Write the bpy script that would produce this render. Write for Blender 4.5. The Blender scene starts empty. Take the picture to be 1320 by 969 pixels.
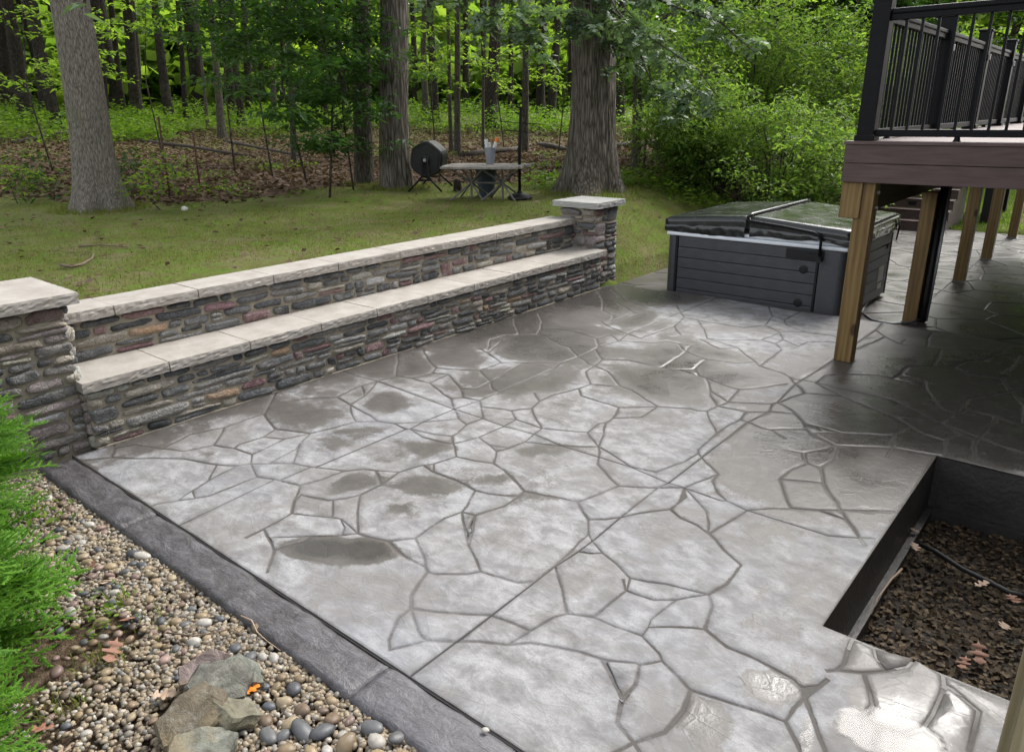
import bpy, bmesh, math, random
import numpy as np
from mathutils import Vector, Matrix, noise, geometry

# ------------------------------------------------------------------ camera, sky, sun, exposure
SC = bpy.context.scene
COL = SC.collection
rad = math.radians
CAM_Z = 2.05
YAW, PITCH, ROLL, FPX = rad(40.02), rad(19.365), rad(-0.705), 961.2
_cy, _sy = math.cos(YAW), math.sin(YAW)
_fw = np.array([-_sy*math.cos(PITCH), _cy*math.cos(PITCH), -math.sin(PITCH)])
_r0 = np.array([_cy, _sy, 0.0]); _u0 = np.cross(_r0, _fw)
_cr, _sr = math.cos(ROLL), math.sin(ROLL)
_rt = _cr*_r0 + _sr*_u0; _up = -_sr*_r0 + _cr*_u0
cam_d = bpy.data.cameras.new('camera')
cam = bpy.data.objects.new('camera', cam_d); COL.objects.link(cam)
cam.matrix_world = Matrix(((_rt[0], _up[0], -_fw[0], 0), (_rt[1], _up[1], -_fw[1], 0), (_rt[2], _up[2], -_fw[2], CAM_Z), (0, 0, 0, 1)))
cam_d.sensor_width = 36; cam_d.lens = FPX*36/1320; cam_d.clip_end = 600; cam_d.clip_start = 0.05
SC.camera = cam

SUN_EL, SUN_AZ = rad(44), rad(3)          # azimuth from +Y towards +X
w = bpy.data.worlds.new('World'); SC.world = w; w.use_nodes = True
wn = w.node_tree.nodes; wl = w.node_tree.links
sky = wn.new('ShaderNodeTexSky'); sky.sky_type = 'NISHITA'; sky.sun_disc = False
sky.sun_elevation = SUN_EL; sky.sun_rotation = SUN_AZ
sky.air_density = 1.0; sky.dust_density = 4.0; sky.ozone_density = 1.0
hs = wn.new('ShaderNodeHueSaturation'); hs.inputs['Saturation'].default_value = 0.22; hs.inputs['Value'].default_value = 1.0
bg = wn['Background']; bg.inputs['Strength'].default_value = 0.15
wl.new(sky.outputs[0], hs.inputs['Color']); wl.new(hs.outputs[0], bg.inputs['Color'])
sl = bpy.data.lights.new('sun', 'SUN'); sl.energy = 1.0; sl.angle = rad(25); sl.color = (1, .96, .9)
so = bpy.data.objects.new('sun', sl); COL.objects.link(so)
_sd = Vector((math.sin(SUN_AZ)*math.cos(SUN_EL), math.cos(SUN_AZ)*math.cos(SUN_EL), math.sin(SUN_EL)))
so.rotation_euler = _sd.to_track_quat('Z', 'Y').to_euler()
SC.view_settings.view_transform = 'Standard'; SC.view_settings.look = 'None'
SC.view_settings.gamma = 1; SC.view_settings.exposure = 1.58
SC.cycles.max_bounces = 6; SC.cycles.diffuse_bounces = 3; SC.cycles.glossy_bounces = 3
SC.cycles.transmission_bounces = 4; SC.cycles.transparent_max_bounces = 4
SC.cycles.caustics_reflective = False; SC.cycles.caustics_refractive = False

R = random.Random(11)
NR = np.random.default_rng(5)

# ------------------------------------------------------------------ survey helpers (site measurements)
def at(px, py, ax='z', v=0.0):
    """point of the plane x / y / z = v that was measured at this place of the photograph"""
    d = _rt*((px-660)/FPX) - _up*((py-484.5)/FPX) + _fw
    i = 'xyz'.index(ax); o = np.array([0, 0, CAM_Z]); t = (v-o[i])/d[i]
    return Vector(o + d*t)
def proj(p):
    c = np.array(p) - np.array([0, 0, CAM_Z]); z = c @ _fw
    return (c @ _rt)*FPX/z + 660, -(c @ _up)*FPX/z + 484.5, z
def sstep(a, b, x):
    t = np.clip((x-a)/(b-a), 0, 1); return t*t*(3-2*t)
def vnoise(P, seed=0):
    P = np.asarray(P, float); I = np.floor(P).astype(np.int64); F = P - I; F = F*F*(3-2*F)
    def h(ix, iy, iz):
        n = (ix*374761393 + iy*668265263 + iz*2147483647 + seed*974711) & 0xffffffff
        n = ((n ^ (n >> 13))*1274126177) & 0xffffffff
        return ((n ^ (n >> 16)) & 0xffff)/32767.5 - 1
    r = 0
    for dx in (0, 1):
        for dy in (0, 1):
            for dz in (0, 1):
                wgt = (F[..., 0] if dx else 1-F[..., 0])*(F[..., 1] if dy else 1-F[..., 1])*(F[..., 2] if dz else 1-F[..., 2])
                r = r + wgt*h(I[..., 0]+dx, I[..., 1]+dy, I[..., 2]+dz)
    return r
def fbm(P, o=3, seed=0):
    P = np.asarray(P, float)
    return sum(vnoise(P*2**k, seed+k)*.5**k for k in range(o))

# ------------------------------------------------------------------ object helpers
def mesh(name, V, F, mat=None, smooth=False):
    me = bpy.data.meshes.new(name)
    if isinstance(V, np.ndarray) and isinstance(F, np.ndarray):
        k = F.shape[1]; me.vertices.add(len(V)); me.vertices.foreach_set('co', V.astype(np.float32).ravel())
        me.loops.add(F.size); me.loops.foreach_set('vertex_index', F.astype(np.int32).ravel())
        me.polygons.add(len(F)); me.polygons.foreach_set('loop_start', np.arange(0, F.size, k, dtype=np.int32))
        me.polygons.foreach_set('loop_total', np.full(len(F), k, dtype=np.int32)); me.update(calc_edges=True)
    else:
        me.from_pydata([tuple(v) for v in V], [], [tuple(f) for f in F]); me.update()
    if mat: me.materials.append(mat)
    if smooth: me.polygons.foreach_set('use_smooth', [True]*len(me.polygons))
    return me
def obj(name, me, parent=None, loc=None, rot=None, color=None):
    o = bpy.data.objects.new(name, me); COL.objects.link(o)
    if parent:
        o.parent = parent; o.matrix_parent_inverse = ROOTINV.get(parent.name, Matrix.Identity(4))
    if loc is not None: o.location = loc
    if rot is not None: o.rotation_euler = rot
    if color is not None: o.color = (*color, 1)
    return o
ROOTINV = {}
def tag(o, label=None, cat=None, group=None, kind=None):
    if label: o['label'] = label
    if cat: o['category'] = cat
    if group: o['group'] = group
    if kind: o['kind'] = kind
    return o
def empty(name, loc, label, cat, group=None, rz=0):
    """thing root; children built in WORLD coordinates stay where they are"""
    o = bpy.data.objects.new(name, None); COL.objects.link(o); o.location = loc; o.rotation_euler = (0, 0, rz)
    o.empty_display_size = .2
    ROOTINV[o.name] = (Matrix.Translation(loc) @ Matrix.Rotation(rz, 4, 'Z')).inverted()
    return tag(o, label, cat, group)
class MB:
    """collects simple solids into one mesh"""
    def __init__(s): s.v = []; s.f = []
    def add(s, V, F):
        n = len(s.v); s.v += [tuple(v) for v in V]; s.f += [tuple(i+n for i in f) for f in F]; return s
    def box(s, a, b, M=None, bev=0.0):
        x0, y0, z0 = a; x1, y1, z1 = b
        if bev <= 0:
            V = [Vector(p) for p in ((x0,y0,z0),(x1,y0,z0),(x1,y1,z0),(x0,y1,z0),(x0,y0,z1),(x1,y0,z1),(x1,y1,z1),(x0,y1,z1))]
            F = [(0,3,2,1),(4,5,6,7),(0,1,5,4),(1,2,6,5),(2,3,7,6),(3,0,4,7)]
        else:
            bm = bmesh.new(); bmesh.ops.create_cube(bm, size=1)
            for v in bm.verts: v.co = Vector(((x0+x1)/2+v.co.x*(x1-x0), (y0+y1)/2+v.co.y*(y1-y0), (z0+z1)/2+v.co.z*(z1-z0)))
            bmesh.ops.bevel(bm, geom=bm.edges[:], offset=bev, segments=2, affect='EDGES', profile=.6)
            bm.verts.index_update(); V = [v.co.copy() for v in bm.verts]; F = [[v.index for v in f.verts] for f in bm.faces]; bm.free()
        if M: V = [M @ v for v in V]
        return s.add(V, F)
    def tube(s, pts, r, n=8, cap=True):
        pts = [Vector(p) for p in pts]; rs = r if isinstance(r, (list, tuple)) else [r]*len(pts)
        V = []; F = []; ref = None
        for i, p in enumerate(pts):
            d = (pts[min(i+1, len(pts)-1)]-pts[max(i-1, 0)]).normalized()
            if ref is None: ref = d.orthogonal().normalized()
            ref = (ref - d*ref.dot(d)).normalized(); q = d.cross(ref)
            for k in range(n):
                a = 2*math.pi*k/n; V.append(p + (ref*math.cos(a)+q*math.sin(a))*rs[i])
        for i in range(len(pts)-1):
            for k in range(n):
                F.append((i*n+k, i*n+(k+1) % n, (i+1)*n+(k+1) % n, (i+1)*n+k))
        if cap: F += [tuple(range(n-1, -1, -1)), tuple((len(pts)-1)*n+k for k in range(n))]
        return s.add(V, F)
    def lathe(s, prof, c, n=24, M=None):
        V = []; F = []
        for (r, z) in prof:
            for k in range(n):
                a = 2*math.pi*k/n; V.append(Vector((r*math.cos(a), r*math.sin(a), z)))
        for i in range(len(prof)-1):
            for k in range(n): F.append((i*n+k, i*n+(k+1) % n, (i+1)*n+(k+1) % n, (i+1)*n+k))
        F += [tuple(range(n-1, -1, -1)), tuple((len(prof)-1)*n+k for k in range(n))]
        c = Vector(c); V = [((M @ v) if M else v)+c for v in V]
        return s.add(V, F)
    def prism(s, poly, z0, z1, M=None):
        n = len(poly); V = [Vector((p[0], p[1], z0)) for p in poly]+[Vector((p[0], p[1], z1)) for p in poly]
        F = [tuple(range(n-1, -1, -1)), tuple(range(n, 2*n))]+[(i, (i+1) % n, n+(i+1) % n, n+i) for i in range(n)]
        if M: V = [M @ v for v in V]
        return s.add(V, F)
    def me(s, name, mat, smooth=False): return mesh(name, s.v, s.f, mat, smooth)
def part(name, mb, mat, parent, smooth=False, **k): return obj(name, mb.me(name, mat, smooth), parent, **k)
def box(a, b, **k): return MB().box(a, b, **k)

# ------------------------------------------------------------------ materials
class Mat:
    def __init__(s, name):
        s.m = bpy.data.materials.new(name); s.m.use_nodes = True; s.t = s.m.node_tree; s.n = s.t.nodes; s.l = s.t.links
        s.b = s.n['Principled BSDF']; s.out = s.n['Material Output']; s._c = None
    def node(s, t, **k):
        x = s.n.new('ShaderNode'+t)
        for a, v in k.items(): setattr(x, a, v)
        return x
    def set(s, inp, v):
        if hasattr(v, 'is_output') and v.is_output: s.l.new(v, inp)
        elif v is not None:
            if hasattr(inp.default_value, '__len__') and not hasattr(v, '__len__'): v = (v, v, v)
            if hasattr(inp.default_value, '__len__') and len(inp.default_value) == 4 and len(v) == 3: v = (*v, 1)
            inp.default_value = v
    def coord(s, kind='Object', scale=None):
        if s._c is None: s._c = s.node('TexCoord')
        c = s._c.outputs[kind]
        if kind == 'World': pass
        if scale is not None:
            mp = s.node('Mapping'); s.l.new(c, mp.inputs[0]); mp.inputs['Scale'].default_value = scale if hasattr(scale, '__len__') else (scale,)*3; c = mp.outputs[0]
        return c
    def wpos(s, scale=None):
        g = s.node('NewGeometry'); c = g.outputs['Position']
        if scale is not None:
            mp = s.node('Mapping'); s.l.new(c, mp.inputs[0]); mp.inputs['Scale'].default_value = scale if hasattr(scale, '__len__') else (scale,)*3; c = mp.outputs[0]
        return c
    def noise(s, co, scale, detail=4, rough=.6, dist=0.0):
        x = s.node('TexNoise'); s.l.new(co, x.inputs['Vector']); x.inputs['Scale'].default_value = scale
        x.inputs['Detail'].default_value = detail; x.inputs['Roughness'].default_value = rough; x.inputs['Distortion'].default_value = dist
        return x.outputs['Fac']
    def vor(s, co, scale, feature='F1', out='Distance', rnd=1.0):
        x = s.node('TexVoronoi', feature=feature); s.l.new(co, x.inputs['Vector']); x.inputs['Scale'].default_value = scale; x.inputs['Randomness'].default_value = rnd
        return x.outputs[out]
    def wave(s, co, scale, dist=4, detail=3):
        x = s.node('TexWave'); s.l.new(co, x.inputs['Vector']); x.inputs['Scale'].default_value = scale; x.inputs['Distortion'].default_value = dist; x.inputs['Detail'].default_value = detail
        return x.outputs['Fac']
    def ramp(s, f, stops):
        x = s.node('ValToRGB'); s.l.new(f, x.inputs[0]); e = x.color_ramp.elements
        while len(e) < len(stops): e.new(.5)
        for q, (p, c) in zip(e, stops):
            q.position = p; q.color = (*c, 1) if hasattr(c, '__len__') else (c, c, c, 1)
        return x.outputs[0]
    def mix(s, f, a, b, mode='MIX'):
        x = s.node('Mix', data_type='RGBA', blend_type=mode); s.set(x.inputs[0], f); s.set(x.inputs[6], a); s.set(x.inputs[7], b); return x.outputs[2]
    def math(s, op, a, b=None, c=None, clamp=False):
        x = s.node('Math', operation=op); x.use_clamp = clamp; s.set(x.inputs[0], a)
        if b is not None: s.set(x.inputs[1], b)
        if c is not None: s.set(x.inputs[2], c)
        return x.outputs[0]
    def mr(s, f, a, b, c, d, smooth=False):
        x = s.node('MapRange'); x.clamp = True
        if smooth: x.interpolation_type = 'SMOOTHSTEP'
        for i, v in enumerate((f, a, b, c, d)): s.set(x.inputs[i], v)
        return x.outputs[0]
    def attr(s, name):
        x = s.node('Attribute'); x.attribute_name = name; return x.outputs['Fac']
    def bump(s, h, strength, dist=.01, prev=None):
        x = s.node('Bump'); s.l.new(h, x.inputs['Height']); s.set(x.inputs['Strength'], strength); x.inputs['Distance'].default_value = dist
        if prev is not None: s.l.new(prev, x.inputs['Normal'])
        return x.outputs[0]
    def fin(s, color, rough=.7, normal=None, spec=None, metal=None):
        s.set(s.b.inputs['Base Color'], color); s.set(s.b.inputs['Roughness'], rough)
        if normal is not None: s.l.new(normal, s.b.inputs['Normal'])
        if spec is not None: s.set(s.b.inputs['Specular IOR Level'], spec)
        if metal is not None: s.set(s.b.inputs['Metallic'], metal)
        return s.m

def m_simple(name, c1, c2=None, scale=8, rough=.6, bump=.0, bscale=40, bdist=.004, spec=None, stretch=None, metal=None, rough2=None):
    m = Mat(name); co = m.coord('Object', stretch); c2 = c2 or tuple(v*.7 for v in c1)
    f = m.noise(co, scale, 5); col = m.mix(m.mr(f, .3, .7, 0, 1), c1, c2)
    nm = m.bump(m.noise(co, bscale, 4), bump, bdist) if bump else None
    r = m.mr(f, .3, .7, rough, rough2) if rough2 is not None else rough
    return m.fin(col, r, nm, spec, metal)

def m_leaf(name, cols, trans=.45, rough=.45, tcol=1.4, spec=.4):
    m = Mat(name); g = m.node('NewGeometry'); r = g.outputs['Random Per Island']
    n = len(cols); c = m.ramp(r, [(i/max(n-1, 1), c) for i, c in enumerate(cols)])
    big = m.noise(m.wpos(), .9, 2); c = m.mix(m.mr(big, .3, .7, 0, .55), c, m.mix(1.0, c, (.62, .66, .6), 'MULTIPLY'))
    m.fin(c, rough+.12, spec=spec*.6)
    t = m.node('BsdfTranslucent'); m.l.new(m.mix(1.0, c, (tcol*1.15, tcol*1.25, tcol*.55), 'MULTIPLY'), t.inputs[0])
    mx = m.node('MixShader'); mx.inputs[0].default_value = trans
    m.l.new(m.b.outputs[0], mx.inputs[1]); m.l.new(t.outputs[0], mx.inputs[2]); m.l.new(mx.outputs[0], m.out.inputs[0])
    return m.m

def m_concrete():
    m = Mat('stamped_concrete'); co = m.wpos(); wet = m.attr('wet'); edge = m.attr('edge')  # wet carries rain damp and the painted deck shade
    n1 = m.noise(co, 2.6, 6, .62, .6); n2 = m.noise(co, 9, 5, .65); n3 = m.noise(co, 60, 4, .7)
    st = m.noise(m.wpos((1.0, 1.35, 1)), 6.5, 7, .70, .35)
    e = m.math('MULTIPLY', edge, m.mr(n1, .35, .6, .10, .45))
    s = m.math('ADD', wet, m.math('MULTIPLY', m.math('SUBTRACT', n1, .5), 1.25))
    s = m.math('ADD', s, m.math('MULTIPLY', m.math('SUBTRACT', n2, .5), .75))
    s = m.math('ADD', s, m.math('MULTIPLY', m.math('SUBTRACT', n3, .5), .55))
    s0 = s; s = m.math('ADD', s, e)
    k = m.mr(s, .38, .65, 0, 1, True)
    pud = m.mr(s0, 5, 6, 0, 1, True)
    dry = m.ramp(st, [(.32, (.095, .091, .09)), (.44, (.17, .167, .169)), (.54, (.262, .262, .266)), (.66, (.35, .352, .357))])
    fine = m.noise(co, 160, 3, .7)
    dry = m.mix(m.mr(fine, .40, .60, .0, .5), dry, (.165, .16, .16))
    dry = m.mix(m.mr(m.noise(co, 1.1, 3), .45, .7, 0, .45), dry, (.20, .21, .235))
    stn = m.noise(co, 1.9, 5, .68, .8); dry = m.mix(m.mr(stn, .46, .62, 0, .7), dry, (.135, .126, .118)); dw = m.ramp(n2, [(.3, (.056, .051, .047)), (.5, (.084, .077, .070)), (.7, (.116, .107, .097))])
    dw = m.mix(m.mr(st, .35, .65, 0, .5), dw, (.075, .066, .061))
    col = m.mix(k, dry, dw); col = m.mix(m.mr(s0, .95, 1.35, 0, .5), col, (.030, .028, .026)); col = m.mix(pud, col, (.05, .047, .047))  # wettest paving goes darker still, painting in the shade under the deck
    en = m.math('MULTIPLY', edge, m.mr(m.noise(co, 3.1, 3), .36, .62, .45, .95)); col = m.mix(en, col, m.mix(1.0, m.mix(.35, col, (.11, .10, .092)), (.60, .58, .57), 'MULTIPLY'))
    ro = m.math('MULTIPLY', m.mr(k, 0, 1, .72, .48), m.mr(s0, .75, 1.25, 1, .5)); ro = m.math('ADD', ro, m.math('MULTIPLY', m.math('SUBTRACT', n2, .5), .22))
    ro = m.math('ADD', ro, m.math('MULTIPLY', edge, .3)); ro = m.mix(pud, ro, .04)
    h = m.math('ADD', m.math('MULTIPLY', st, .8), m.math('MULTIPLY', n2, .5)); h = m.math('ADD', h, m.math('MULTIPLY', n3, .18))
    rid = m.vor(m.wpos((1, 1.6, 1)), 6.5, 'DISTANCE_TO_EDGE'); h = m.math('ADD', h, m.math('MULTIPLY', m.mr(rid, 0, .05, 1, 0), .12))
    bs = m.math('MULTIPLY', m.mr(k, 0, 1, .6, .38), m.mr(pud, 0, 1, 1, .03))
    return m.fin(col, ro, m.bump(h, bs, .012), .5)

def m_border():
    m = Mat('slate_border'); co = m.wpos(); n = m.noise(co, 9, 6, .65, 1.0); f = m.noise(co, 70, 4, .7); s = m.noise(m.wpos((1, 2.2, 1)), 7, 6, .72, .5)
    c = m.ramp(s, [(.32, (.026, .023, .024)), (.5, (.058, .053, .056)), (.68, (.115, .111, .12))]); c = m.mix(m.mr(f, .5, .7, 0, .35), c, (.19, .19, .205)); gp = m.node('NewGeometry'); sx = m.node('SeparateXYZ'); m.l.new(gp.outputs['Position'], sx.inputs[0]); c = m.mix(m.mr(m.math('ADD', sx.outputs[0], m.math('MULTIPLY', n, 2.0)), -1.6, .1, .0, .45), c, (.20, .20, .22))
    h = m.math('ADD', m.math('MULTIPLY', s, 1.2), m.math('MULTIPLY', f, .25))
    return m.fin(c, m.mr(n, .3, .7, .32, .6), m.bump(h, .8, .015), .5)

def m_stone():
    m = Mat('field_stone'); oi = m.node('ObjectInfo'); co = m.wpos(); c = oi.outputs['Color']
    off = m.node('VectorMath', operation='ADD'); m.l.new(co, off.inputs[0]); m.l.new(oi.outputs['Location'], off.inputs[1]); v = off.outputs[0]
    n = m.noise(v, 16, 6, .68, 1.0); n2 = m.noise(v, 5, 3); f = m.noise(v, 120, 3, .7)
    c = m.mix(m.mr(n, .35, .72, 0, .75), c, m.mix(1.0, c, (.45, .45, .46), 'MULTIPLY'))
    c = m.mix(m.mr(n2, .5, .66, 0, .6), c, m.mix(.5, c, (.36, .34, .315)))
    c = m.mix(m.mr(f, .55, .75, 0, .28), c, (.42, .40, .38))
    cr = m.vor(v, 26, 'DISTANCE_TO_EDGE'); h = m.math('ADD', n, m.math('MULTIPLY', f, .25)); h = m.math('ADD', h, m.math('MULTIPLY', m.mr(cr, 0, .12, 0, 1), .22))
    return m.fin(c, .78, m.bump(h, 1.0, .022), .3)
def m_cap():
    m = Mat('limestone_cap'); co = m.wpos(); n = m.noise(co, 6, 5, .6); f = m.noise(co, 140, 3, .75); sp = m.noise(co, 33, 4)
    c = m.ramp(n, [(.3, (.29, .265, .232)), (.55, (.355, .328, .295)), (.75, (.41, .388, .36))])
    c = m.mix(m.mr(f, .55, .8, 0, .35), c, (.28, .255, .225)); c = m.mix(m.mr(sp, .62, .75, 0, .3), c, (.27, .25, .225))
    return m.fin(c, .8, m.bump(m.math('ADD', m.math('MULTIPLY', f, .4), sp), .35, .006), .3)
def m_wood(name, cs, rough=.6, scale=1.0, axis='z', knots=True):
    m = Mat(name); st = {'z': (1, 1, .07), 'y': (1, .06, 1), 'x': (.06, 1, 1)}[axis]
    v = m.coord('Object', st); n = m.noise(v, 22*scale, 5, .65, .8); wv = m.wave(v, 9*scale, 9, 3)
    f = m.math('ADD', m.math('MULTIPLY', n, .82), m.math('MULTIPLY', wv, .18)); c = m.ramp(f, [(.25, cs[0]), (.5, cs[1]), (.75, cs[2])])
    big = m.noise(m.coord('Object', tuple(q*.9+.1 for q in st)), 4, 3); c = m.mix(m.mr(big, .5, .75, 0, .6), c, m.mix(.6, c, cs[0]))
    if knots:
        d = m.vor(m.coord('Object', (1.0, 1.0, .45)), 4.2); c = m.mix(m.mr(d, .07, .13, .9, 0, True), c, tuple(q*.35 for q in cs[0]))
    return m.fin(c, rough, m.bump(f, .35, .004), .4)
def m_bark(name, c1, c2, c3, furrow=9, stretch=.16, bump=1.0):
    m = Mat(name); v = m.coord('Object', (1, 1, stretch)); n = m.noise(v, furrow, 6, .65, .5); r = m.vor(v, furrow*1.3, 'DISTANCE_TO_EDGE')
    f = m.math('ADD', m.math('MULTIPLY', n, .7), m.math('MULTIPLY', m.mr(r, 0, .3, 0, 1), .35))
    c = m.ramp(f, [(.28, c1), (.5, c2), (.75, c3)]); g = m.noise(m.coord('Object'), 1.2, 3); c = m.mix(m.mr(g, .55, .75, 0, .3), c, (.12, .14, .07))
    return m.fin(c, .9, m.bump(f, bump, .05), .15)
def m_ground():
    m = Mat('ground_soil'); co = m.wpos(); lit = m.attr('litter'); n = m.noise(co, 1.3, 5, .6, .4); f = m.noise(co, 28, 5, .7); q = m.noise(co, 5, 4, .65)
    lawn = m.ramp(n, [(.3, (.075, .085, .022)), (.44, (.125, .14, .032)), (.54, (.155, .15, .055)), (.70, (.22, .18, .11))])
    lawn = m.mix(m.mr(f, .35, .68, 0, .65), lawn, (.05, .052, .018)); lawn = m.mix(m.mr(q, .46, .64, 0, .7), lawn, (.095, .17, .018))
    duff = m.ramp(f, [(.25, (.035, .024, .016)), (.5, (.10, .07, .048)), (.72, (.19, .14, .10))]); duff = m.mix(m.mr(q, .5, .7, 0, .5), duff, (.055, .06, .022))
    k = m.mr(m.math('ADD', lit, m.math('MULTIPLY', m.math('SUBTRACT', n, .5), .9)), .4, .6, 0, 1, True)
    return m.fin(m.mix(k, lawn, duff), .95, m.bump(m.math('ADD', f, m.math('MULTIPLY', q, .8)), .9, .03), .1)

MT = dict(
    concrete=m_concrete(), border=m_border(), stone=m_stone(), cap=m_cap(), ground=m_ground(),
    mortar=m_simple('mortar', (.36, .32, .25), (.26, .23, .18), 14, .95, .7, 60, .01),
    pcap=m_simple('blue_stone_cap', (.36, .355, .335), (.27, .268, .255), 6, .75, .4, 60, .006),
    pitwall=m_simple('wet_concrete_wall', (.045, .042, .038), (.022, .021, .02), 5, .5, .6, 25, .01),
    comp=m_wood('composite_board', ((.07, .044, .040), (.095, .061, .056), (.118, .078, .072)), .5, 1.6, 'x', False),
    compy=m_wood('composite_board_side', ((.055, .032, .029), (.076, .046, .042), (.095, .06, .055)), .5, 1.6, 'y', False),
    deckb=m_wood('composite_decking', ((.085, .058, .054), (.115, .08, .075), (.145, .104, .098)), .68, 1.2, 'x', False),
    pine=m_wood('treated_pine', ((.10, .055, .018), (.20, .125, .042), (.28, .19, .08)), .55, .8, 'z'),
    pine2=m_wood('treated_pine_bright', ((.17, .14, .07), (.26, .22, .13), (.34, .30, .20)), .6, 1.1, 'z', False),
    beamw=m_wood('old_beam', ((.06, .04, .02), (.11, .075, .035), (.15, .10, .05)), .7, 1, 'y', False),
    rail=m_simple('black_rail', (.006, .0065, .008), (.009, .0095, .011), 30, .5, .15, 200, .002, .15),
    tub=m_wood('grey_cabinet', ((.048, .049, .055), (.062, .063, .070), (.076, .077, .085)), .45, 2.5, 'x', False),
    tubc=m_simple('grey_corner', (.065, .066, .072), (.052, .053, .058), 25, .4, .6, 45, .004),
    blackp=m_simple('black_plastic', (.009, .009, .0095), (.014, .014, .015), 8, .5, .1, 60, .003, .3),
    vinyl=m_simple('black_vinyl_cover', (.014, .016, .016), (.022, .024, .024), 6, .12, .35, 9, .006, .6, rough2=.30),
    acryl=m_simple('white_acrylic', (.80, .83, .86), (.72, .76, .80), 4, .25),
    white=m_simple('white_label', (.7, .7, .68), (.6, .6, .58), 9, .5),
    steel=m_simple('dull_steel', (.30, .31, .32), (.2, .2, .21), 20, .4, metal=.7),
    gtable=m_wood('weathered_plank', ((.13, .115, .10), (.23, .21, .19), (.33, .31, .28)), .85, 1.5, 'x', False),
    legm=m_simple('grey_legs', (.10, .10, .095), (.16, .15, .14), 12, .5),
    bluep=m_simple('blue_planter', (.035, .05, .075), (.05, .065, .09), 6, .5),
    greyp=m_simple('grey_bucket', (.24, .26, .29), (.19, .20, .225), 6, .45),
    wtube=m_simple('white_tube', (.72, .74, .74), (.6, .62, .62), 6, .5),
    orange=m_simple('orange_cap', (.80, .22, .03), (.7, .18, .02), 6, .45),
    rust=m_simple('rusty_stake', (.10, .035, .02), (.05, .022, .015), 20, .85),
    bark_grey=m_bark('bark_grey', (.085, .075, .062), (.19, .17, .143), (.27, .25, .215), 34, .20, .7),
    bark_oak=m_bark('bark_oak', (.04, .033, .025), (.145, .127, .105), (.23, .205, .175), 17, .10, 1.0),
    bark_dark=m_bark('bark_dark', (.012, .010, .008), (.03, .025, .019), (.05, .042, .033), 14, .2),
    bark_mid=m_bark('bark_mid', (.035, .030, .023), (.08, .07, .055), (.115, .102, .083), 18, .2),
    twig=m_simple('dead_twig', (.20, .15, .10), (.11, .08, .055), 14, .85),
    log=m_simple('rotting_log', (.05, .037, .028), (.022, .017, .013), 6, .95, .8, 14, .03),
    leaf_oak=m_leaf('leaf_oak', [(.075, .125, .065), (.11, .17, .095), (.15, .21, .135)], .3, .42),
    leaf_maple=m_leaf('leaf_maple', [(.030, .075, .022), (.045, .10, .028), (.065, .13, .035)], .4, .45),
    leaf_bright=m_leaf('leaf_bright', [(.10, .17, .028), (.15, .23, .04), (.20, .27, .055)], .62),
    leaf_bush=m_leaf('leaf_bush', [(.07, .135, .03), (.11, .185, .04), (.16, .24, .055), (.20, .26, .07)], .5),
    leaf_crown=m_leaf('leaf_crown', [(.04, .095, .016), (.065, .13, .022), (.10, .17, .03)], .5),
    leaf_ground=m_leaf('leaf_ground', [(.07, .14, .014), (.115, .20, .018), (.165, .25, .03)], .45),
    grass=m_leaf('grass_blades', [(.085, .12, .02), (.135, .175, .026), (.18, .185, .05), (.23, .19, .10)], .3, .6),
    litter=m_leaf('leaf_litter', [(.05, .030, .02), (.09, .058, .04), (.135, .09, .065), (.19, .135, .105)], .12, .8, spec=.15),
    mulch=m_leaf('mulch_chips', [(.022, .015, .009), (.048, .033, .018), (.085, .058, .033), (.14, .10, .06)], .05, .6, spec=.35),
    arbor=m_leaf('arborvitae_scale', [(.05, .145, .014), (.09, .225, .02), (.155, .31, .03)], .35, .5),
    dead=m_simple('dead_leaf_brown', (.26, .13, .075), (.17, .075, .05), 30, .7),
    deadpale=m_simple('dead_leaf_pale', (.42, .32, .24), (.32, .22, .15), 30, .7),
    siding=m_simple('house_siding', (.09, .09, .088), (.075, .075, .072), 5, .7),
)
def m_pebble():
    m = Mat('river_pebble'); oi = m.node('ObjectInfo'); co = m.wpos(); n = m.noise(co, 45, 4, .6); c = m.mix(m.mr(n, .35, .7, 0, .6), oi.outputs['Color'], m.mix(1., oi.outputs['Color'], (.55, .52, .5), 'MULTIPLY'))
    return m.fin(c, .5, m.bump(n, .3, .004), .4)
def m_gravel():
    m = Mat('gravel_mix'); g = m.node('NewGeometry'); r = g.outputs['Random Per Island']
    c = m.ramp(r, [(0, (.085, .072, .058)), (.18, (.19, .15, .10)), (.38, (.27, .215, .145)), (.55, (.18, .15, .115)), (.7, (.33, .275, .19)), (.85, (.14, .137, .13)), (1, (.42, .38, .32))])
    n = m.noise(m.wpos(), 60, 3); c = m.mix(m.mr(n, .35, .7, 0, .5), c, m.mix(1., c, (.6, .56, .52), 'MULTIPLY'))
    return m.fin(c, .55, None, .4)
MT['pebble'] = m_pebble(); MT['gravel'] = m_gravel()
def m_slate():
    m = Mat('slate_rock'); oi = m.node('ObjectInfo'); co = m.wpos(); n = m.noise(co, 14, 6, .65, .8); b = m.noise(co, 5, 4); c = oi.outputs['Color']
    c = m.mix(m.mr(n, .42, .6, 0, .8), c, m.mix(1., c, (.45, .44, .42), 'MULTIPLY')); wv = m.noise(m.wpos((1, 1, 6)), 9, 5, .7); c = m.mix(m.mr(wv, .55, .65, 0, .35), c, (.26, .25, .22)); c = m.mix(m.mr(b, .5, .62, 0, .6), c, (.20, .158, .09))
    f = m.noise(co, 90, 3, .7)
    return m.fin(c, .75, m.bump(m.math('ADD', n, m.math('MULTIPLY', f, .3)), .7, .02), .3)
MT['slate'] = m_slate()
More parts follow.
